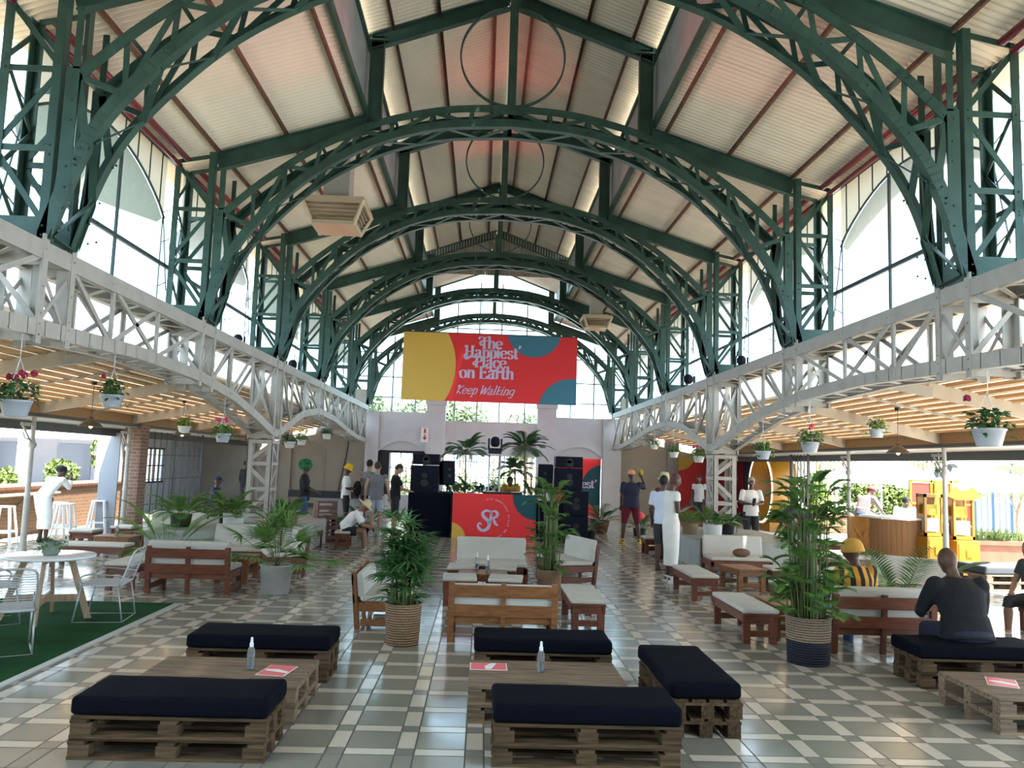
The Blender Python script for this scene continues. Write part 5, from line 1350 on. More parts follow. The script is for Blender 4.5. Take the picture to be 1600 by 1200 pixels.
# end-of-hall view: garden trees, roofs
gt_ = 'trees and bushes outside the end window'
for i, (x, y, z, s_, l) in enumerate(((-9.6, 46, 3.6, 2.6, 'tall pale tree outside, left part of the end window'), (-6.2, 40, 3.0, 1.7, 'dense tree outside behind the left pier'), (-4.4, 47, 3.4, 2.1, 'leafy tree seen between the left pier and the banner'),
        (-1.0, 42, 2.7, 1.7, 'bright leafy tree below the banner, left half'), (2.7, 44, 2.4, 1.5, 'low tree below the banner, centre'), (5.4, 40, 2.0, 1.4, 'low shrub tree outside the right pier'))):
    bush('garden_tree', l, (x, y, z+.9), (s_*.9, s_*.9, s_*.9), 1900, LEAFG, 'tree', gt_, .17)
for i, x in enumerate((-3.2, -1.0, 1.0, 3.0)): bush('garden_bush', ('sunlit bush behind the left window bars', 'sunlit bush behind the palm left of the truss tower', 'sunlit bush behind the truss tower', 'sunlit bush behind the right pier')[i], (x, 33.5, .8), (.75, .8, .7), 700, LEAFG, 'bush', gt_, .1)
def house(name, label, x0, x1, y, h, roofm, wallm, d=7, rh=1.4, win=4):
    t = thing(name, label, 'building', (x0, y, 0)); W = x1-x0
    MB().bx(0, W, 0, d, -.1, h).build('wall', wallm, t); b = MB(); b.add([(-.4, -.4, h), (W+.4, -.4, h), (W+.4, d+.4, h), (-.4, d+.4, h), (W*.25, d/2, h+rh), (W*.75, d/2, h+rh)], [(0, 1, 5, 4), (1, 2, 5), (2, 3, 4, 5), (3, 0, 4)]); b.build('roof', roofm, t)
    for i in range(win):
        xx = W*(i+.5)/win; w_ = MB().bx(xx-.4, xx+.4, -.03, .02, h*.35, h*.75).build('window', mat('house_window', (.12, .14, .16), .2), t); MB().bx(xx-.02, xx+.02, -.05, 0, h*.35, h*.75).build('glazing_bar', WHITEP, w_)
house('green_roof_house', 'pale house with a green roof outside, right of centre in the end window', .5, 8.5, 52, 4.4, mat('pale_green_roof', (.38, .55, .46), .6), mat('house_cream', (.66, .58, .50), .8), 7, 2.0)
house('terracotta_house', 'house with reddish walls outside, far right in the end window', 9.5, 17, 50, 4.2, mat('pale_green_roof', (.38, .55, .46)), mat('house_brick', (.52, .38, .30), .8), 7, 1.8)
# left: white shopping block, bushes
t = thing('white_building', 'long white building with deep shaded arcade across the left', 'building', (-42, 38, 0))
MB().bx(0, 27, 0, .5, 2.2, 4.0).build('fascia', mat('bright_white_render', (.85, .85, .85), .8), t); MB().bx(0, 27, 3.5, 4, -.1, 3.0).build('wall', mat('arcade_grey', (.22, .22, .25), .8), t); MB().bx(0, 27, 0, 12, 4.0, 4.2).build('roof', WHITEC, t); MB().bx(-3, 12.0, -3, -2.6, -.1, 1.6).build('wing_wall', MATS['bright_white_render'], t)
for i in range(6): MB().bx(2+i*4.6, 2.35+i*4.6, .1, .45, -.1, 2.3).build('column', MATS['bright_white_render'], t)
for i in range(3): MB().bx(17.5+i*3, 19.2+i*3, 3.44, 3.5, .2, 2.0).build('shop_window', mat('shop_window', (.10, .11, .14), .2), t)
bush('roadside_bush', 'yellow-green bush behind the parapet left of the brick pier, lower one', (-14.7, 28.5, .85), (.55, .5, .55), 900, LEAFH, 'bush', 'bushes beyond the brick parapet', .12)
bush('roadside_bush', 'tall yellow-green bush against the slate panel', (-14.15, 30.6, 1.35), (.32, .4, .85), 900, LEAFH, 'bush', 'bushes beyond the brick parapet', .12)
bush('roadside_bush', 'small yellow-green bush behind the woman photographing', (-16.5, 28.5, .7), (.35, .4, .5), 400, LEAFH, 'bush', 'bushes beyond the brick parapet', .12)
bush('roadside_bush', 'green bush outside the barred window behind the grille', (-12.9, 30.4, 1.1), (.8, .6, 1.0), 1200, LEAFH, 'bush', 'bushes beyond the brick parapet', .14)
# right terrace
t = thing('brick_planter', 'low brick planter wall below the hedge at right', 'planter', (9.0, 23.4, 0)); MB().bx(0, 4.6, 0, .25, 0, .48).build('planter_wall', BRICKO, t); MB().bx(-.02, 4.62, -.03, .28, .48, .53).build('coping', TERRA, t)
for i in range(4): bush('hedge_shrub', ('sunlit shrub of the hedge nearest the barred gate', 'sunlit shrub in the middle of the hedge', 'sunlit shrub of the hedge behind the slim post', 'sunlit shrub at the right end of the hedge')[i], (10.4+i*1.2, 24.6, 1.1), (.62, .5, .85), 1500, LEAFH, 'bush', 'hedge above the brick planter', .09)
bush('agave_clump', 'pale spiky clump in front of the hedge', (11.2, 23.9, .6), (.4, .3, .3), 500, mat('pale_sage_leaf', (.20, .23, .13), .6), 'plant', None, .10)
def palisade(x0, y0, x1, y1, n, z1, label, cols):
    t = thing('palisade_fence', label, 'fence', (x0, y0, 0), 0, 'palisade fences around the terrace'); b = MB(); bl = MB()
    for i in range(n):
        x = (x1-x0)*i/(n-1); y = (y1-y0)*i/(n-1); bb = b if i % 3 else bl
        bb.beam((x, y, .0), (x, y, z1*.96), .07, .02, up=(0, 1, 0)); bb.beam((x, y, z1*.95), (x, y, z1), .03, .02, up=(0, 1, 0))
    b.build('pales', mat(cols[0], cols[1], .6), t); bl.build('blue_pales', mat(cols[2], cols[3], .6), t)
    r = MB(); r.beam((0, 0, .3), (x1-x0, y1-y0, .3), .04, .05); r.beam((0, 0, z1*.8), (x1-x0, y1-y0, z1*.8), .04, .05); r.build('rails', DARK, t)
palisade(9.0, 26.6, 14.6, 25.5, 44, 3.1, 'tall timber-coloured palisade fence behind the hedge', ('sunny_timber_pale', (.20, .145, .08), 'grey_pale', (.15, .16, .17)))
palisade(12.6, 22.5, 16.5, 17.0, 46, 2.0, 'blue and grey palisade fence behind the bar and young trees', ('grey_pale', (.15, .16, .17), 'blue_pale', (.035, .075, .16)))
t = thing('street_wall', 'colourful roadside wall beyond the palisade fence', 'wall', (14, 27, 0)); b = MB().bx(0, 18, 0, .2, 0, 1.1).build('wall_base', mat('pale_blue_wall', (.16, .21, .25), .8), t); MB().bx(0, 18, .0, .2, 1.1, 2.2).build('wall_upper', BRICKO, t)
for i, (x, y, z, s_) in enumerate(((13, 31, 3.2, 1.8), (17, 30, 3.0, 1.9), (21, 29, 3.2, 2.0), (25, 31, 3.2, 2.2))): bush('street_tree', ('pale street tree above the first umbrella', 'pale street tree above the gap between umbrellas', 'pale street tree above the middle umbrella', 'pale street tree at the far right')[i], (x, y, z), (s_, s_, s_*.6), 900, LEAFG, 'tree', 'street trees beyond the terrace', .16)
def umbrella(x, y, zr, za, r, label):
    t = thing('white_parasol', label, 'parasol', (x, y, 0), .35, 'white parasols over the terrace bar'); b = MB(); n = 8; P = [(r*math.cos(2*PI*i/n), r*math.sin(2*PI*i/n)) for i in range(n)]; vs = [(0, 0, za)]
    for k in (.35, .7, 1):
        for a, c in P: vs.append((a*k, c*k, za-(za-zr)*k**1.15))
    fs = [(0, 1+i, 1+(i+1) % n) for i in range(n)] + [(1+j*n+i, 1+(j+1)*n+i, 1+(j+1)*n+(i+1) % n, 1+j*n+(i+1) % n) for j in range(2) for i in range(n)]
    for i, (a, c) in enumerate(P): vs.append((a*.99, c*.99, zr-.09))
    fs += [(17+i, 25+i, 25+(i+1) % n, 17+(i+1) % n) for i in range(n)]
    b.add(vs, fs); b.build('canopy', CANVAS, t); MB().tube([(0, 0, 0), (0, 0, za+.06)], .022, 10).build('pole', WHITEP, t); b = MB()
    for a, c in P: b.tube([(0, 0, za-.05), (a*.97, c*.97, zr-.01)], .008, 5)
    b.build('ribs', WHITEP, t); MB().box((0, 0, .04), (.4, .4, .08)).build('foot', CONC, t)
umbrella(10.15, 20.1, 1.61, 2.26, 1.55, 'white parasol behind the slim post, left of three'); umbrella(10.2, 16.6, 1.56, 2.20, 1.36, 'white parasol above the yellow cabinets'); umbrella(12.95, 17.0, 1.56, 2.22, 1.3, 'white parasol cut by the right edge')
# bar
t = thing('terrace_bar', 'curved wooden bar with a white counter on the terrace', 'bar', (7.95, 15.0, 0)); b = MB(); n = 14; vs = []
for i in range(n+1):
    a = PI*1.0+PI*.62*i/n; vs.append((math.cos(a)*.62+.02, math.sin(a)*.55))
for i in range(n): b.beam((vs[i][0], vs[i][1], .46), (vs[i+1][0], vs[i+1][1], .46), .04, .92)
b.build('bar_front', mat('orange_slatted_wood', (.24, .105, .03), .5, 0, .2, 5, stretch=(14, 14, .3)), t)
b = MB(); top = vs+[(.6, .35), (-.6, .35)]; m_ = len(top); b.add([(x*1.06, y*1.06, .93) for x, y in top]+[(x*1.06, y*1.06, .97) for x, y in top], [tuple(range(m_)), tuple(range(2*m_-1, m_-1, -1))]+[(i, (i+1) % m_, (i+1) % m_+m_, i+m_) for i in range(m_)]); b.build('counter', mat('white_counter', (.8, .8, .78), .3), t)
t = thing('bar_sign_panel', 'orange panel with a curling bronze shape on the left of the bar', 'panel', (7.45, 15.35, 0)); MB().bx(-.35, .3, 0, .04, 0, .92).build('panel', mat('orange_panel', (.28, .13, .02), .5), t)
stroke([(-.25, .75), (-.1, .55), (.05, .62), (.15, .45), (.0, .3), (-.2, .25)], .05, t, -.01, mat('bronze_curl', (.35, .16, .05), .4), 'curl')
def ycab(x, y, w, d, h, label):
    t = thing('yellow_cabinet', label, 'cabinet', (x, y, 0)); o = MB().bx(-w/2, w/2, -d/2, d/2, 0, h).build('cabinet_body', YELLOW, t, bevel=.01); MB().bx(-w/2+.03, w/2-.03, -d/2-.012, -d/2, .05, h-.06).build('door', mat('yellow_door', (.32, .14, .008), .4), t); MB().bx(-.05, .05, -d/2-.03, -d/2-.012, h*.55, h*.75).build('vent_plate', YELLOWB, t); return t
ycab(8.13, 14.35, .36, .45, .66, 'orange-yellow cabinet beside the bar front'); ycab(8.62, 14.25, .42, .5, .62, 'yellow cabinet with a plain front right of the slim post')
def dispenser(x, y, z, w, h, label, wings=False):
    t = thing('yellow_dispenser', label, 'dispenser', (x, y, z)); b = MB()
    for sx_ in (-1, 1):
        for sy_ in (-1, 1): b.box((sx_*(w/2-.02), sy_*.12, h/2), (.04, .04, h))
    b.box((0, 0, h-.03), (w, .28, .06)); b.box((0, 0, .03), (w, .28, .06)); b.box((0, .12, h/2), (w, .02, h)); b.build('case', YELLOW, t)
    MB().bx(-w*.35, w*.35, -.10, .05, .08, h*.42).build('grey_tray', mat('tray_grey', (.35, .36, .34), .4), t)
    MB().bx(-w*.3, w*.3, -.06, .06, h*.5, h*.75).build('canister', YELLOWB, t)
    if wings:
        b = MB(); b.prism([(-.30, h-.02), (-.16, h+.16), (-.06, h+.09), (0, h+.10), (.06, h+.09), (.16, h+.16), (.32, h-.02), (.15, h-.08), (-.15, h-.08)], -.16, -.12); b.build('scalloped_crest', YELLOW, t)
dispenser(8.13, 14.35, .67, .34, .75, 'narrow yellow dispenser on the cabinet beside the bar'); dispenser(8.62, 14.25, .63, .38, .78, 'yellow dispenser with a scalloped crest on the right cabinet', True)
t = thing('poster_rack', 'bright yellow frame rack filled with orange and dark posters', 'rack', (9.13, 15.7, 0)); b = MB()
for x in (-.62, -.2, .2, .62): b.bx(x-.02, x+.02, -.02, .02, 0, 1.66)
for z in (.3, .78, 1.2, 1.64): b.bx(-.62, .62, -.02, .02, z-.02, z+.02)
b.bx(-.15, .05, -.05, 0, .1, 1.66); b.build('rack_frame', YELLOWB, t); POST = [mat('poster_orange', (.28, .07, .02), .6), mat('poster_dark', (.03, .035, .04), .6), mat('poster_red', (.22, .028, .015), .6), mat('poster_brown', (.20, .09, .05), .6)]
kk = 0
for xa in (-.6, -.18, .22):
    for za in (.32, .80, 1.22):
        kk += 1; MB().bx(xa, xa+.38, .0, .015, za, za+.38).build('poster', POST[(kk*3+kk//3) % 4], t)
t = thing('terracotta_planter', 'long terracotta planter of grassy plants beside the young trees', 'planter', (10.4, 16.0, 0)); b = MB(); b.bx(-.65, .65, -.25, .25, 0, .45); b.bx(-.7, .7, -.3, .3, .42, .5); b.build('trough', TERRA, t); st, lf = MB(), MB()
for i in range(240):
    p = (rnd.uniform(-.6, .6), rnd.uniform(-.2, .2), .48); blade(lf, p, (rnd.uniform(-.5, .5), rnd.uniform(-.5, .5), 1), rnd.uniform(.18, .34), .02, (0, 1, 0), .5)
lf.build('foliage', LEAFH, t)
for x, y, l in ((11.0, 18.3, 'young bare-stemmed tree left of the terracotta planter'), (12.6, 18.7, 'young leaning tree right of the terracotta planter')):
    t = thing('young_tree', l, 'tree', (x, y, 0)); MB().tube(crom([(0, 0, 0), (.1, 0, .5), (.12, 0, .9), (.3, 0, 1.5)], 4), .035, 8).build('stem', mat('sunny_bark', (.20, .15, .10), .8), t); b = MB(); b.tube([(.12, 0, .9), (.0, 0, 1.2), (-.05, 0, 1.5)], .018, 6); b.build('branch', MATS['sunny_bark'], t); lf = MB()
    for i in range(160): blade(lf, (.15+rnd.gauss(0, .22), rnd.gauss(0, .2), 1.45+rnd.gauss(0, .12)), (rnd.gauss(0, 1), rnd.gauss(0, 1), rnd.gauss(0, .5)), .16, .04, (0, 0, 1), .4, 2)
    lf.build('foliage', LEAFG, t)
# pallet lounge on the terrace
for i, z in enumerate((0, .118)): copytree(PT, None, (8.35, 12.75, z), .12, ('lower', 'upper')[i]+' pallet under the grey cushion by the yellow cabinets', 'wooden pallets stacked as seats and tables')
for i, z in enumerate((0, .118)): copytree(PT, None, (9.45, 12.88, z), .12, ('lower', 'upper')[i]+' pallet of the terrace seat at the right edge', 'wooden pallets stacked as seats and tables')
cushion(8.4, 12.8, .238, 1.15, .72, .12, mat('sunlit_grey_cushion', (.045, .048, .055), .8), 'grey cushion on the sunny terrace pallets, nearer the cabinets', 'grey cushions on terrace pallets', .12, 'lounge_cushion'); cushion(9.55, 12.93, .238, 1.1, .72, .12, MATS['sunlit_grey_cushion'], 'grey cushion on the terrace pallets at the right edge', 'grey cushions on terrace pallets', .12, 'lounge_cushion')
# crate shelf near the left wall, mixing table, cable
t = thing('slatted_crate', 'tall brown slatted crate behind the torn-cloth stool', 'crate', (-3.15, 16.6, 0), .5); b = MB(); b.bx(-.2, .2, -.14, .14, 0, .04); b.bx(-.2, .2, -.14, .14, .80, .84)
for x in (-.19, .19): b.bx(x-.012, x+.012, -.14, .14, 0, .84)
for z in (.2, .4, .6): b.bx(-.19, .19, -.14, .14, z-.01, z+.01)
b.build('crate_frame', BROWN, t); b = MB()
for z in (.1, .3, .5, .7): b.bx(-.19, .19, -.15, -.14, z-.03, z+.05)
b.build('slats', BROWN, t)
t = thing('equipment_bench', 'dark bench with coiled gear against the beige wall', 'table', (-4.0, 22.6, 0)); MB().bx(-1.3, .9, -.2, .2, .62, .80).build('bench_top', mat('dark_bench', (.02, .022, .03), .6), t); MB().bx(-.6, .75, -.15, .18, 0, .62).build('panel', mat('bench_grey', (.33, .33, .34), .8), t)
o = MB().tube(crom([(-4.72, YW-.02, 2.9), (-4.78, YW-.02, 2.0), (-4.95, YW-.03, 1.0), (-5.05, YW-.04, .3)], 5), .018, 6).build('cable', BLACKM); tag(o, 'dark cable running down the beige wall from the left girder', 'cable')

# ================================================================== PEOPLE
def person(name, label, loc, rz=0, h=1.62, pose=None, skin=SKIND, shirt=None, sleeve=.45, shirt_m=None, trouser=1.0, trouser_m=None, dress=None, shoe_m=None, hair=None, hat=None, look=(0, 1, 0), fat=1.0, hand=1, kind_pose='stand', vox=.013, extra=None):
    s = h/1.75; J = dict(pel=(0, 0, .95), wai=(0, 0, 1.10), che=(0, 0, 1.30), nek=(0, -.01, 1.46), hed=(0, .02, 1.63),
        shL=(-.185, 0, 1.41), shR=(.185, 0, 1.41), elL=(-.235, -.02, 1.14), elR=(.235, -.02, 1.14), wrL=(-.235, .07, .90), wrR=(.235, .07, .90),
        hiL=(-.09, 0, .93), hiR=(.09, 0, .93), knL=(-.10, .02, .50), knR=(.10, .02, .50), anL=(-.10, -.01, .09), anR=(.10, -.01, .09), toL=(-.13, .16, .035), toR=(.13, .16, .035))
    if dress: J.update(hiL=(-.065, 0, .93), hiR=(.065, 0, .93), knL=(-.055, .01, .50), knR=(.055, .01, .50), anL=(-.07, -.01, .09), anR=(.07, -.01, .09), toL=(-.09, .16, .035), toR=(.09, .16, .035))
    if pose: J.update(pose)
    J = {k: Vector(v)*s for k, v in J.items()}
    t = thing(name, label, 'person', loc, rz); F = fat*s
    side = (J['shR']-J['shL']).normalized(); hs = (J['hiR']-J['hiL']).normalized()
    look = Vector(look).normalized(); lr = look.cross(Vector((0, 0, 1))).normalized() if abs(look.z) < .95 else Vector((1, 0, 0)); lu = lr.cross(look)
    HM = Matrix((lr, look, lu)).transposed()
    def torso(b, g=0.):
        b.tube([J['pel']-Vector((0, 0, .07*s)), J['pel'], J['wai'], J['che'], J['nek']-Vector((0, 0, .035*s)), J['nek']], [.12*F+g, .165*F+g, .145*F+g, .175*F+g, .125*F+g*.8, .055*s+g], 18, flat=[.75, .68, .68, .66, .62, .9], side=side)
        for a in 'LR': b.ball(J['sh'+a]-Vector((0, 0, .012)), .056*F+g, 12, 8)
    def arm(b, a, g=0., frac=2.):
        P = [J['sh'+a], J['sh'+a].lerp(J['el'+a], .5), J['el'+a], J['el'+a].lerp(J['wr'+a], .35), J['wr'+a]]; r = [.052*F, .047*F, .038*s, .039*s, .025*s]; cut(b, P, r, g, frac)
    def leg(b, a, g=0., frac=2., foot=True):
        P = [J['hi'+a], J['hi'+a].lerp(J['kn'+a], .45), J['kn'+a], J['kn'+a].lerp(J['an'+a], .35), J['an'+a]]; r = [.088*F, .078*F, .055*s, .056*s, .036*s]; cut(b, P, r, g, frac)
    def cut(b, P, r, g, frac):
        if frac <= 0: return
        par = [0, .5, 1, 1.35, 2]; Q = []; rr = []
        for p, q, u in zip(P, r, par):
            if u <= frac+1e-6: Q.append(p); rr.append(q+g)
        if frac < 2:
            i = max(k for k in range(5) if par[k] <= frac+1e-6)
            if i < 4 and frac > par[i]+.02: v = (frac-par[i])/(par[i+1]-par[i]); Q.append(P[i].lerp(P[i+1], v)); rr.append(r[i]*(1-v)+r[i+1]*v+g*1.15)
        if len(Q) > 1: b.tube(Q, rr, 12)
    body = MB(); torso(body)
    for a in 'LR':
        arm(body, a); leg(body, a); sg = -1 if a == 'L' else 1
        d = J['wr'+a]-J['el'+a]; d.normalize(); n_ = d.cross(side*sg if abs(d.dot(side)) < .9 else Vector((0, 0, 1))).normalized(); w_ = n_.cross(d).normalized(); W0 = J['wr'+a]
        body.tube([W0-d*.01, W0+d*.04*s, W0+d*.085*s], [.024*s, .038*s, .036*s], 10, flat=[.8, .45, .45], side=w_)
        for k, (o_, L_) in enumerate(((-.027, .062), (-.009, .072), (.009, .068), (.027, .052))):
            p0 = W0+d*.078*s+w_*o_*s; p1 = p0+(d*.8-n_*.45).normalized()*L_*.5*s; p2 = p1+(d*.35-n_*.9).normalized()*L_*.5*s; body.tube([p0-d*.01, p1, p2], [.0098*s, .0092*s, .0075*s], 7)
        q0 = W0+d*.03*s-w_*.03*s; q1 = q0+(d*.6-w_*.7-n_*.3).normalized()*.035*s; q2 = q1+(d*.8-n_*.5).normalized()*.028*s; body.tube([q0, q1, q2], [.013*s, .011*s, .009*s], 7)
        body.tube([J['an'+a]-Vector((0, 0, .0)), J['an'+a].lerp(J['to'+a], .4)-Vector((0, 0, .015*s)), J['to'+a]], [.038*s, .040*s, .028*s], 10)
        heel = J['an'+a]-(J['to'+a]-J['an'+a]).normalized()*.035*s; body.ball(heel-Vector((0, 0, .03*s)), .034*s, 8, 6)
    H = J['hed']; body.tube([J['nek']-Vector((0, 0, .03*s)), J['nek'].lerp(H, .5)], [.058*s, .052*s], 12)
    body.ball(H+lu*.012*s, (.076*s, .095*s, .112*s), 18, 12, M=HM); body.ball(H+look*.022*s-lu*.055*s, (.052*s, .062*s, .058*s), 14, 10, M=HM)
    body.tube([H+look*.088*s+lu*.02*s, H+look*.112*s-lu*.022*s], [.010*s, .018*s], 8)
    for sg in (-1, 1): body.ball(H+lr*sg*.077*s-look*.005*s, (.010*s, .022*s, .032*s), 8, 6, M=HM)
    body.ball(H+look*.088*s-lu*.052*s, (.026*s, .012*s, .012*s), 8, 6, M=HM)
    def skin_mesh(b, nm, m, v):
        o = b.build(nm, m, t); r = o.modifiers.new('r', 'REMESH'); r.mode = 'VOXEL'; r.voxel_size = v; r.use_smooth_shade = True
        q = o.modifiers.new('s', 'SMOOTH'); q.factor = .5; q.iterations = 3; return o
    skin_mesh(body, 'body', skin, min(vox, .011))
    for sg in (-1, 1): MB().ball(H+look*.084*s+lr*sg*.030*s+lu*.018*s, (.013*s, .010*s, .008*s), 8, 6, M=HM).build('eye', mat('eye_white', (.55, .52, .50), .3), t)
    if shirt is not None or shirt_m:
        b = MB(); g = .014*s; torso(b, g)
        lo = J['pel']; b.tube([lo-Vector((0, 0, (.09 if J['hiL'].z > .7*s else .05)*s)), J['wai']], [.176*F+g, .155*F+g], 18, flat=.74, side=side)
        for a in 'LR': arm(b, a, g*1.1, sleeve)
        skin_mesh(b, 'shirt', shirt_m, vox)
    if dress:
        b = MB(); g = .014*s; torso(b, g)
        kn = (J['knL']+J['knR'])/2; an = (J['anL']+J['anR'])/2
        b.tube([J['wai'], J['pel'], J['pel'].lerp(kn, .5), kn, kn.lerp(an, .55)], [.14*F, .185*F, .175*F, .155*F, .145*F], 20, flat=[.7, .78, .78, .8, .8], side=hs)
        for a in 'LR': arm(b, a, g*1.1, sleeve)
        skin_mesh(b, 'dress', dress, vox)
    elif trouser_m:
        b = MB(); g = .013*s; b.tube([J['wai']-(J['wai']-J['pel'])*.25, J['pel'], (J['hiL']+J['hiR'])/2-Vector((0, 0, .05*s))], [.145*F+g, .168*F+g, .12*F+g], 18, flat=.74, side=hs)
        for a in 'LR': leg(b, a, g*1.3, trouser)
        skin_mesh(b, 'trousers' if trouser > 1.3 else 'shorts', trouser_m, vox)
    if shoe_m:
        for a in 'LR':
            b = MB(); A, T = J['an'+a], J['to'+a]; dz = Vector((0, 0, 1)); fd = (T-A); fd.z = 0; fd.normalize(); sd_ = fd.cross(dz)
            base = A-dz*(.055*s); b.tube([base-fd*.055*s, base+fd*.02*s, base+fd*.12*s, base+fd*.20*s], [.036*s, .048*s, .050*s, .034*s], 12, flat=[.9, 1.0, .72, .5], side=sd_); b.tube([A+dz*.03*s, base], [.046*s, .046*s], 10)
            skin_mesh(b, 'shoe', shoe_m, .009)
    if hair:
        kind, m = hair; b = MB()
        if kind == 'short': b.ball(H+lu*.030*s-look*.014*s, (.083*s, .099*s, .102*s), 16, 10, M=HM)
        if kind == 'afro':
            for i in range(60): v = Vector((rnd.gauss(0, 1), rnd.gauss(0, 1)-.3, rnd.gauss(0, 1)+.35)).normalized(); b.ball(H+HM@Vector((v.x*.11*s, v.y*.12*s-.02*s, v.z*.10*s+.05*s)), .045*s, 8, 6)
        if kind == 'braids':
            b.ball(H+lu*.030*s-look*.014*s, (.086*s, .103*s, .105*s), 16, 10, M=HM)
            for i in range(9): a = -1.2+2.4*i/8; p = H+HM@Vector((math.sin(a)*.075*s, -math.cos(a)*.08*s, .0)); b.tube([p, p-Vector((0, 0, .12*s)), p-Vector((0, 0, .22*s))], [.014*s, .012*s, .006*s], 6)
        b.build('hair', m, t)
    if hat:
        kind, m = hat; C = H+lu*.05*s
        if kind == 'bucket': b = MB().lathe([(.001, .095), (.05, .098), (.078, .085), (.088, .02), (.094, .0), (.130, -.045), (.128, -.050), (.09, -.006)], 28, tuple(C), M=HM)
        if kind == 'straw': b = MB().lathe([(.001, .085), (.05, .095), (.075, .075), (.086, .01), (.15, -.02), (.185, -.005), (.184, -.012), (.15, -.028), (.088, -.004)], 32, tuple(C), M=HM)
        if kind == 'beanie': b = MB().lathe([(.001, .075), (.04, .070), (.075, .045), (.094, .0), (.100, -.035), (.104, -.06), (.098, -.062), (.09, -.03)], 28, tuple(C-look*.008*s), sy=1.12, M=HM)
        if kind == 'cap':
            b = MB().lathe([(.001, .075), (.045, .068), (.078, .040), (.090, .0), (.090, -.02), (.08, -.02)], 24, tuple(C), sy=1.12, M=HM); b.add([C+HM@Vector(v)*s for v in ((-.07, .08, -.012), (.07, .08, -.012), (.05, .165, -.03), (-.05, .165, -.03), (-.07, .08, -.004), (.07, .08, -.004), (.05, .165, -.022), (-.05, .165, -.022))], [(0, 1, 2, 3), (7, 6, 5, 4), (0, 4, 5, 1), (2, 6, 7, 3), (1, 5, 6, 2), (3, 7, 4, 0)])
        if kind == 'wrap': b = MB(); b.ball(C-look*.02*s, (.10*s, .12*s, .085*s), 16, 10, M=HM); b.ball(C-look*.10*s+lu*.01*s, (.06*s, .05*s, .05*s), 12, 8, M=HM)
        b.build('hat' if kind != 'wrap' else 'head_wrap', m, t)
    if extra: extra(t, J, s, HM, H)
    return t
T_ = lambda n, c, r=.85: mat(n, c, r, 0, .05, 10)
HAIRB = T_('black_hair', (.010, .009, .009), .7); JEANS = T_('blue_jeans', (.06, .10, .19)); DKT = T_('dark_trousers', (.03, .032, .036)); BLK = T_('black_tee', (.012, .012, .015)); GREYT = T_('grey_marl_vest', (.17, .17, .18)); SHOEW = T_('white_trainers', (.75, .75, .75), .5); SHOEB = T_('black_shoes', (.02, .02, .02), .5)
def phone(t, J, s, HM, H):
    p = (J['wrL']+J['wrR'])/2+Vector((0, .08, .06)); MB().box(tuple(p), (.07, .010, .14), M=Matrix.Rotation(-.5, 3, 'X')).build('phone', BLACKM, t)
SIT = dict(pel=(0, 0, .50), wai=(0, .03, .64), che=(0, .06, .83), nek=(0, .08, .98), hed=(0, .11, 1.14), shL=(-.18, .07, .93), shR=(.18, .07, .93), hiL=(-.09, .02, .47), hiR=(.09, .02, .47), knL=(-.14, .44, .47), knR=(.14, .44, .47), anL=(-.14, .46, .09), anR=(.14, .46, .09), toL=(-.16, .62, .04), toR=(.16, .62, .04), elL=(-.24, .16, .68), elR=(.24, .16, .68), wrL=(-.14, .38, .58), wrR=(.14, .38, .58))
def sit(**k): d = dict(SIT); d.update(k); return d
# striped jersey, seen from behind
JB, JY = T_('jersey_black', (.015, .014, .013)), T_('jersey_gold', (.62, .30, .04))
def jersey_mat():
    m = T_('striped_jersey', (.6, .3, .04)); L = m.node_tree.links; tc = N(m, 'ShaderNodeTexCoord'); sp = N(m, 'ShaderNodeSeparateXYZ'); L.new(tc.outputs['Object'], sp.inputs[0])
    f = mth(m, 'LESS_THAN', mth(m, 'MODULO', mth(m, 'ADD', sp.outputs[0], 1.0375), .092), .046); c = mixc(m, f, (.58, .28, .035), (.015, .014, .013)); L.new(c, m.node_tree.nodes['Principled BSDF'].inputs['Base Color']); return m
person('person', 'person in a gold and black striped jersey and ochre beanie, seated on the dark loveseat', (3.80, 7.98, -.10), .12, 1.62, sit(hed=(-.03, .10, 1.14), elL=(-.30, .10, .68), wrL=(-.22, .36, .56)), shirt_m=jersey_mat(), sleeve=1.1, trouser_m=JEANS, trouser=2, shoe_m=SHOEW, hat=('beanie', T_('ochre_knit', (.55, .30, .06), .9)), look=(-.85, .5, -.1))
person('person', 'broad person in black leaning forward on the navy pallet bench, seen from behind', (4.20, 6.86, -.11), -.05, 1.72, sit(wai=(0, .05, .64), che=(0, .13, .82), nek=(0, .20, .97), hed=(-.02, .27, 1.10), shL=(-.195, .15, .91), shR=(.195, .15, .91), elL=(-.275, .26, .66), elR=(.275, .26, .66), wrL=(-.16, .50, .60), wrR=(.12, .50, .60)), shirt_m=T_('black_jersey_shirt', (.008, .009, .012), .95), sleeve=1.5, trouser_m=T_('navy_trousers', (.012, .016, .035)), trouser=2, shoe_m=SHOEB, fat=1.22, look=(-.1, 1, -.35))
person('person', 'person in a long white dress and trainers standing looking at a phone', (2.90, 12.20, 0), -1.35, 1.66, dict(elL=(-.20, .02, 1.13), elR=(.20, .02, 1.13), wrL=(-.08, .25, 1.20), wrR=(.08, .25, 1.20), hed=(0, .06, 1.62)), dress=T_('white_knit_dress', (.74, .72, .68), .9), sleeve=.4, shoe_m=SHOEW, look=(0, 1, -.35), fat=.93, extra=phone)
person('person', 'person in a long white shirt with a dark strap, mostly hidden behind the white dress', (3.10, 13.6, 0), -.5, 1.60, None, shirt_m=T_('pale_blue_shirt', (.60, .66, .78)), sleeve=.8, trouser_m=DKT, shoe_m=SHOEB, hair=('short', HAIRB))
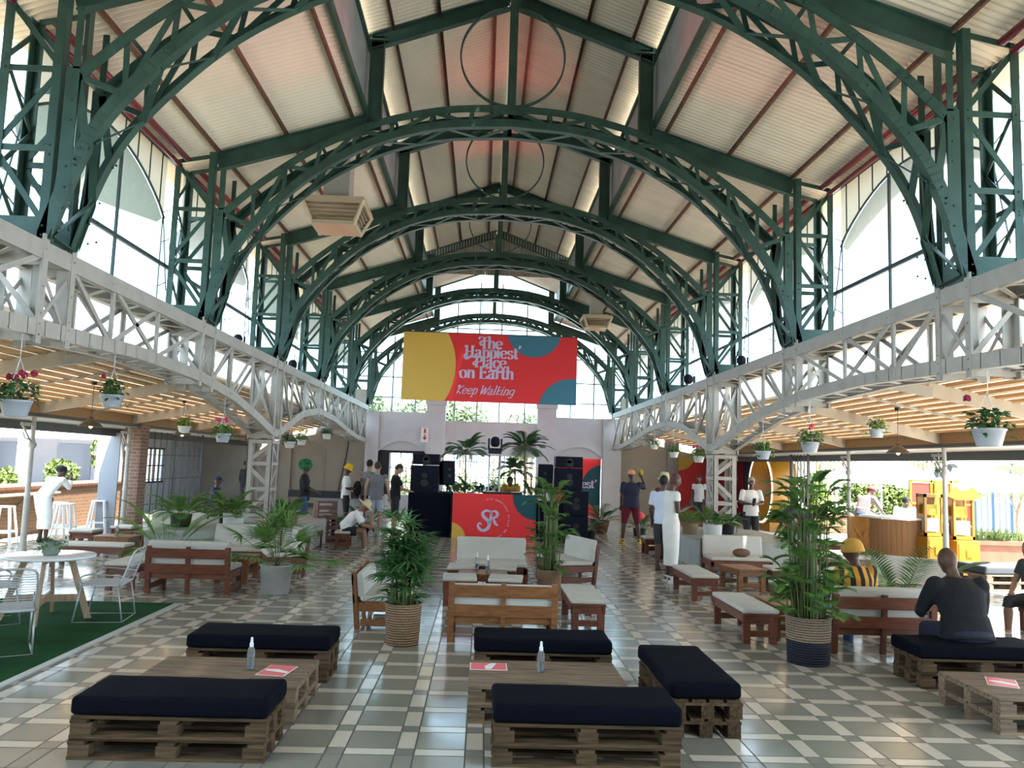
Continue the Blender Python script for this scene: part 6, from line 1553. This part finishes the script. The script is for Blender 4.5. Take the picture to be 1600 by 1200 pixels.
person('person', 'person in a straw bucket hat, maroon top and jeans behind the white dress', (3.58, 15.6, 0), .5, 1.62, dict(elR=(.22, .12, 1.2), wrR=(.1, .25, 1.3)), shirt_m=T_('maroon_top', (.10, .02, .035)), sleeve=1.6, trouser_m=JEANS, shoe_m=SHOEB, hat=('bucket', T_('straw', (.62, .50, .30), .9)), look=(.3, 1, .2))
def pine(t, J, s, HM, H):
    p = J['wrR']+Vector((-.02, .05, .06)); b = MB(); b.ball(tuple(p+Vector((0, 0, .05))), (.07, .07, .09), 12, 8); b.build('held_pineapple_cup', T_('pineapple_gold', (.45, .33, .04)), t)
person('person', 'person in navy tee and maroon shorts seen from behind, raising an arm', (3.42, 18.25, 0), 0, 1.66, dict(elR=(.36, .10, 1.32), wrR=(.27, .14, 1.58), knL=(-.16, 0, .5), knR=(.16, .02, .5), anL=(-.20, 0, .09), anR=(.20, -.02, .09), toR=(.28, .12, .03), toL=(-.22, .15, .03)), skin=SKIND, shirt_m=T_('navy_tee', (.018, .02, .045)), sleeve=.8, trouser_m=T_('maroon_shorts', (.14, .008, .018)), trouser=1.05, shoe_m=T_('yellow_trainers', (.6, .38, .04)), hat=('cap', T_('coral_cap', (.75, .28, .14))), look=(.2, 1, .1), fat=1.12, extra=pine)
person('person', 'person in a white tee with a crossbody strap behind the right plinth, looking down', (5.72, 16.9, 0), PI-.1, 1.60, dict(elL=(-.25, .05, 1.15), elR=(.25, .05, 1.15), wrL=(-.07, .22, 1.14), wrR=(.07, .22, 1.14)), shirt_m=WHITEC, sleeve=.8, trouser_m=DKT, shoe_m=SHOEB, hair=('short', T_('grey_hair', (.30, .28, .25))), look=(0, 1, -.5), extra=phone)
person('person', 'person in a dark patterned shirt bending over behind the basket plant', (6.35, 15.6, 0), PI/2, 1.66, dict(pel=(0, -.05, .92), wai=(0, .1, .98), che=(0, .30, 1.02), nek=(0, .46, 1.0), hed=(0, .60, .92), shL=(-.18, .38, 1.0), shR=(.18, .38, 1.0), elL=(-.2, .42, .74), elR=(.2, .42, .74), wrL=(-.12, .55, .58), wrR=(.12, .55, .58)), shirt_m=T_('navy_patterned_shirt', (.03, .028, .05)), sleeve=.9, trouser_m=DKT, shoe_m=SHOEB, hair=('short', HAIRB), look=(0, .6, -.8))
person('person', 'person with loose dark hair near the dark red wall banner', (6.55, 24.0, 0), PI*.8, 1.56, None, shirt_m=T_('pale_patterned_top', (.5, .5, .52)), sleeve=.5, trouser_m=DKT, shoe_m=SHOEB, hair=('braids', HAIRB), look=(0, 1, 0))
# left group
person('person', 'person with green curly hair, black top and jeans in profile', (-3.78, 17.4, 0), -PI/2+.15, 1.62, dict(elL=(-.22, .05, 1.14), wrL=(-.15, .28, 1.05), elR=(.22, .05, 1.14), wrR=(.12, .28, 1.05)), shirt_m=BLK, sleeve=1.3, trouser_m=JEANS, shoe_m=SHOEB, hair=('afro', T_('green_curls', (.02, .16, .07), .9)))
def bag(t, J, s, HM, H): MB().ball((.0, .26, 1.0), (.12, .10, .19), 12, 8).build('dark_backpack', T_('backpack_black', (.015, .016, .018)), t)
person('person', 'person in a yellow bucket hat and white tee holding a dark backpack', (-3.22, 19.4, 0), -PI/2+.2, 1.56, dict(elL=(-.22, .0, 1.13), wrL=(-.10, .26, 1.12), elR=(.22, .0, 1.13), wrR=(.10, .26, 1.12)), shirt_m=WHITEC, sleeve=.9, trouser_m=DKT, shoe_m=SHOEB, hat=('bucket', T_('yellow_hat', (.80, .50, .02))), look=(0, 1, -.5), extra=bag)
def watch(t, J, s, HM, H): MB().tube([J['wrR']-Vector((.03, 0, 0)), J['wrR']+Vector((.03, 0, 0))], .03*s, 10).build('watch', T_('watch_pale', (.6, .6, .55)), t)
person('person', 'seated person in a straw hat, white tee and black shorts, leaning on the knees', (-2.62, 15.6, -.10), -PI/2+.1, 1.62, sit(wai=(0, .08, .62), che=(0, .22, .76), nek=(0, .34, .88), hed=(0, .43, .98), shL=(-.17, .28, .85), shR=(.17, .28, .85), elL=(-.2, .42, .60), elR=(.2, .42, .60), wrL=(-.08, .62, .56), wrR=(.08, .62, .56)), skin=mat('brown_skin', (.24, .125, .08), .5), shirt_m=WHITEC, sleeve=.8, trouser_m=BLK, trouser=.7, shoe_m=SHOEW, hat=('straw', T_('straw', (.62, .5, .3))), look=(0, .75, -.65))
person('person', 'person in a grey sleeveless top and pale shorts seen from behind', (-2.35, 18.3, 0), 0, 1.66, dict(elL=(-.26, -.02, 1.14), wrL=(-.27, .05, .90), elR=(.26, -.02, 1.14), wrR=(.30, .04, .90)), skin=SKINL, shirt_m=GREYT, sleeve=.12, trouser_m=T_('pale_grey_shorts', (.42, .43, .48)), trouser=.85, shoe_m=SHOEW, hair=('short', T_('brown_hair', (.06, .035, .022))), look=(.2, 1, 0))
person('person', 'person in a dark vest standing just behind the grey sleeveless top', (-2.72, 19.6, 0), -.2, 1.70, None, skin=SKINL, shirt_m=T_('mid_grey_vest', (.22, .22, .24)), sleeve=.12, trouser_m=DKT, shoe_m=SHOEB, hair=('short', HAIRB))
person('person', 'person in a black tee reaching toward the speakers', (-1.98, 18.7, 0), -PI/2+.25, 1.64, dict(elL=(-.2, .16, 1.12), wrL=(-.12, .42, 1.06), elR=(.2, .16, 1.12), wrR=(.10, .42, 1.06), hed=(0, .08, 1.61)), skin=SKINL, shirt_m=BLK, sleeve=.7, trouser_m=DKT, shoe_m=SHOEB, hair=('short', T_('brown_hair', (.06, .035, .022))), look=(0, 1, -.4))
person('person', 'disc jockey in a mustard shirt bending over the console', (.78, 19.5, 0), PI-.3, 1.60, dict(wai=(0, .06, 1.08), che=(0, .18, 1.22), nek=(0, .30, 1.32), hed=(0, .38, 1.42), shL=(-.18, .24, 1.29), shR=(.18, .24, 1.29), elL=(-.24, .38, 1.10), elR=(.24, .38, 1.10), wrL=(-.16, .58, 1.10), wrR=(.16, .58, 1.10)), shirt_m=T_('mustard_shirt', (.50, .28, .05)), sleeve=.9, trouser_m=DKT, shoe_m=SHOEB, hair=('short', HAIRB), look=(-.4, .8, -.5))
person('person', 'seated person in a dark blue top and cap at the far left wall', (-6.75, 20.6, -.02), -PI/2, 1.62, SIT, shirt_m=T_('dark_blue_top', (.015, .025, .07)), sleeve=1.5, trouser_m=DKT, shoe_m=SHOEB, hat=('cap', T_('dark_blue_cap', (.015, .02, .05))))
person('person', 'person in dark clothes standing in shadow left of the lattice column', (-7.1, 24.5, 0), -.6, 1.55, None, shirt_m=BLK, sleeve=1.5, trouser_m=DKT, shoe_m=SHOEB, hair=('short', HAIRB))
o = MB().bx(-7.1, -6.4, 20.4, 20.8, 0, .36).build('dark_bench', mat('dark_bench', (.02, .022, .03))); tag(o, 'dark block seat under the person in the blue cap', 'bench')
person('person', 'person in a long white outfit leaning on the parapet, taking a photo', (-7.98, 15.15, 0), -.25, 1.55, dict(pel=(0, -.10, .94), wai=(0, .02, 1.07), che=(0, .16, 1.22), nek=(0, .27, 1.34), hed=(.02, .34, 1.46), shL=(-.17, .2, 1.30), shR=(.17, .2, 1.30), elL=(-.16, .38, 1.12), elR=(.2, .38, 1.12), wrL=(.02, .50, 1.32), wrR=(.12, .50, 1.32)), dress=T_('bright_white_dress', (.85, .84, .83)), sleeve=1.7, shoe_m=SHOEB, hat=('wrap', HAIRB), look=(.3, .9, -.1), vox=.012)
# terrace people
def stripes():
    m = T_('fine_striped_shirt', (.7, .6, .6)); L = m.node_tree.links; tc = N(m, 'ShaderNodeTexCoord'); sp = N(m, 'ShaderNodeSeparateXYZ'); L.new(tc.outputs['Object'], sp.inputs[0])
    f = mth(m, 'LESS_THAN', mth(m, 'MODULO', mth(m, 'ADD', sp.outputs[0], 1.0), .04), .012); c = mixc(m, f, (.30, .22, .21), (.07, .05, .06)); L.new(c, m.node_tree.nodes['Principled BSDF'].inputs['Base Color']); return m
person('person', 'person in a pale striped shirt, red cap and jeans leaning at the terrace bar', (8.25, 17.2, 0), -1.1, 1.62, dict(wai=(0, .03, 1.09), che=(0, .12, 1.26), nek=(0, .22, 1.38), hed=(0, .32, 1.48), shL=(-.18, .16, 1.34), shR=(.18, .16, 1.34), elL=(-.2, .36, 1.12), elR=(.2, .36, 1.12), wrL=(-.12, .56, 1.0), wrR=(.12, .56, 1.0)), shirt_m=stripes(), sleeve=1.2, trouser_m=JEANS, shoe_m=SHOEB, hat=('cap', T_('red_cap', (.35, .05, .05))), look=(0, .9, -.3))
person('person', 'bartender in a white tee leaning on the white counter', (8.35, 15.75, 0), PI-.1, 1.50, dict(wai=(0, .05, 1.06), che=(0, .14, 1.20), nek=(0, .24, 1.30), hed=(0, .30, 1.42), shL=(-.18, .18, 1.27), shR=(.18, .18, 1.27), elL=(-.26, .30, 1.08), elR=(.26, .30, 1.08), wrL=(-.10, .46, 1.08), wrR=(.10, .46, 1.08)), shirt_m=WHITEC, sleeve=.9, trouser_m=DKT, shoe_m=SHOEB, hair=('short', HAIRB), look=(0, .8, -.5))
person('person', 'seated person at the right edge with a dark top and coral trainers', (6.52, 9.2, -.10), PI*.62, 1.60, sit(che=(0, .12, .82), nek=(0, .18, .96), hed=(0, .22, 1.11)), skin=mat('brown_skin', (.24, .125, .08)), shirt_m=T_('charcoal_top', (.03, .035, .04)), sleeve=.6, trouser_m=DKT, trouser=1.2, shoe_m=T_('coral_trainers', (.7, .25, .22)), hair=('short', HAIRB))
put(ST, 6.52, 9.15, .3, 'padded stool under the person at the right edge', gs)

# ================================================================== STAGE LIGHTS thrown on the roof (from the moving lights on the girders and tower)
def spot(p, q, e, col, ang, blend=.7):
    d = bpy.data.lights.new('stage_beam', 'SPOT'); d.energy = e; d.color = col; d.spot_size = R_(ang); d.spot_blend = blend; d.shadow_soft_size = .05
    o = bpy.data.objects.new('stage_beam', d); COL.objects.link(o); o.location = p; o.rotation_euler = (Vector(p)-Vector(q)).to_track_quat('Z', 'Y').to_euler()
RC = (1, .13, .13)
for (p, q, e) in (((4.95, 11.0, 4.0), (-2.4, 9.3, 6.9), 260), ((-4.5, 11.0, 4.0), (2.7, 9.3, 6.9), 260), ((.3, 17.5, 2.4), (.2, 13.5, 9.0), 260), ((.3, 19.2, 2.4), (.1, 17.0, 9.0), 160),
                  ((4.95, 19.5, 4.0), (-2.6, 14.8, 6.9), 180), ((-4.5, 19.5, 4.0), (2.9, 14.6, 6.9), 180), ((4.95, 23.5, 4.0), (-2.6, 19.0, 6.9), 120), ((-4.5, 23.5, 4.0), (2.9, 19.0, 6.9), 120)):
    spot(p, q, e*.34, RC, 24, 1.0)
spot((-4.9, 17.5, 1.6), (-4.2, 16.2, 1.3), 8, (1, .25, .18), 60)
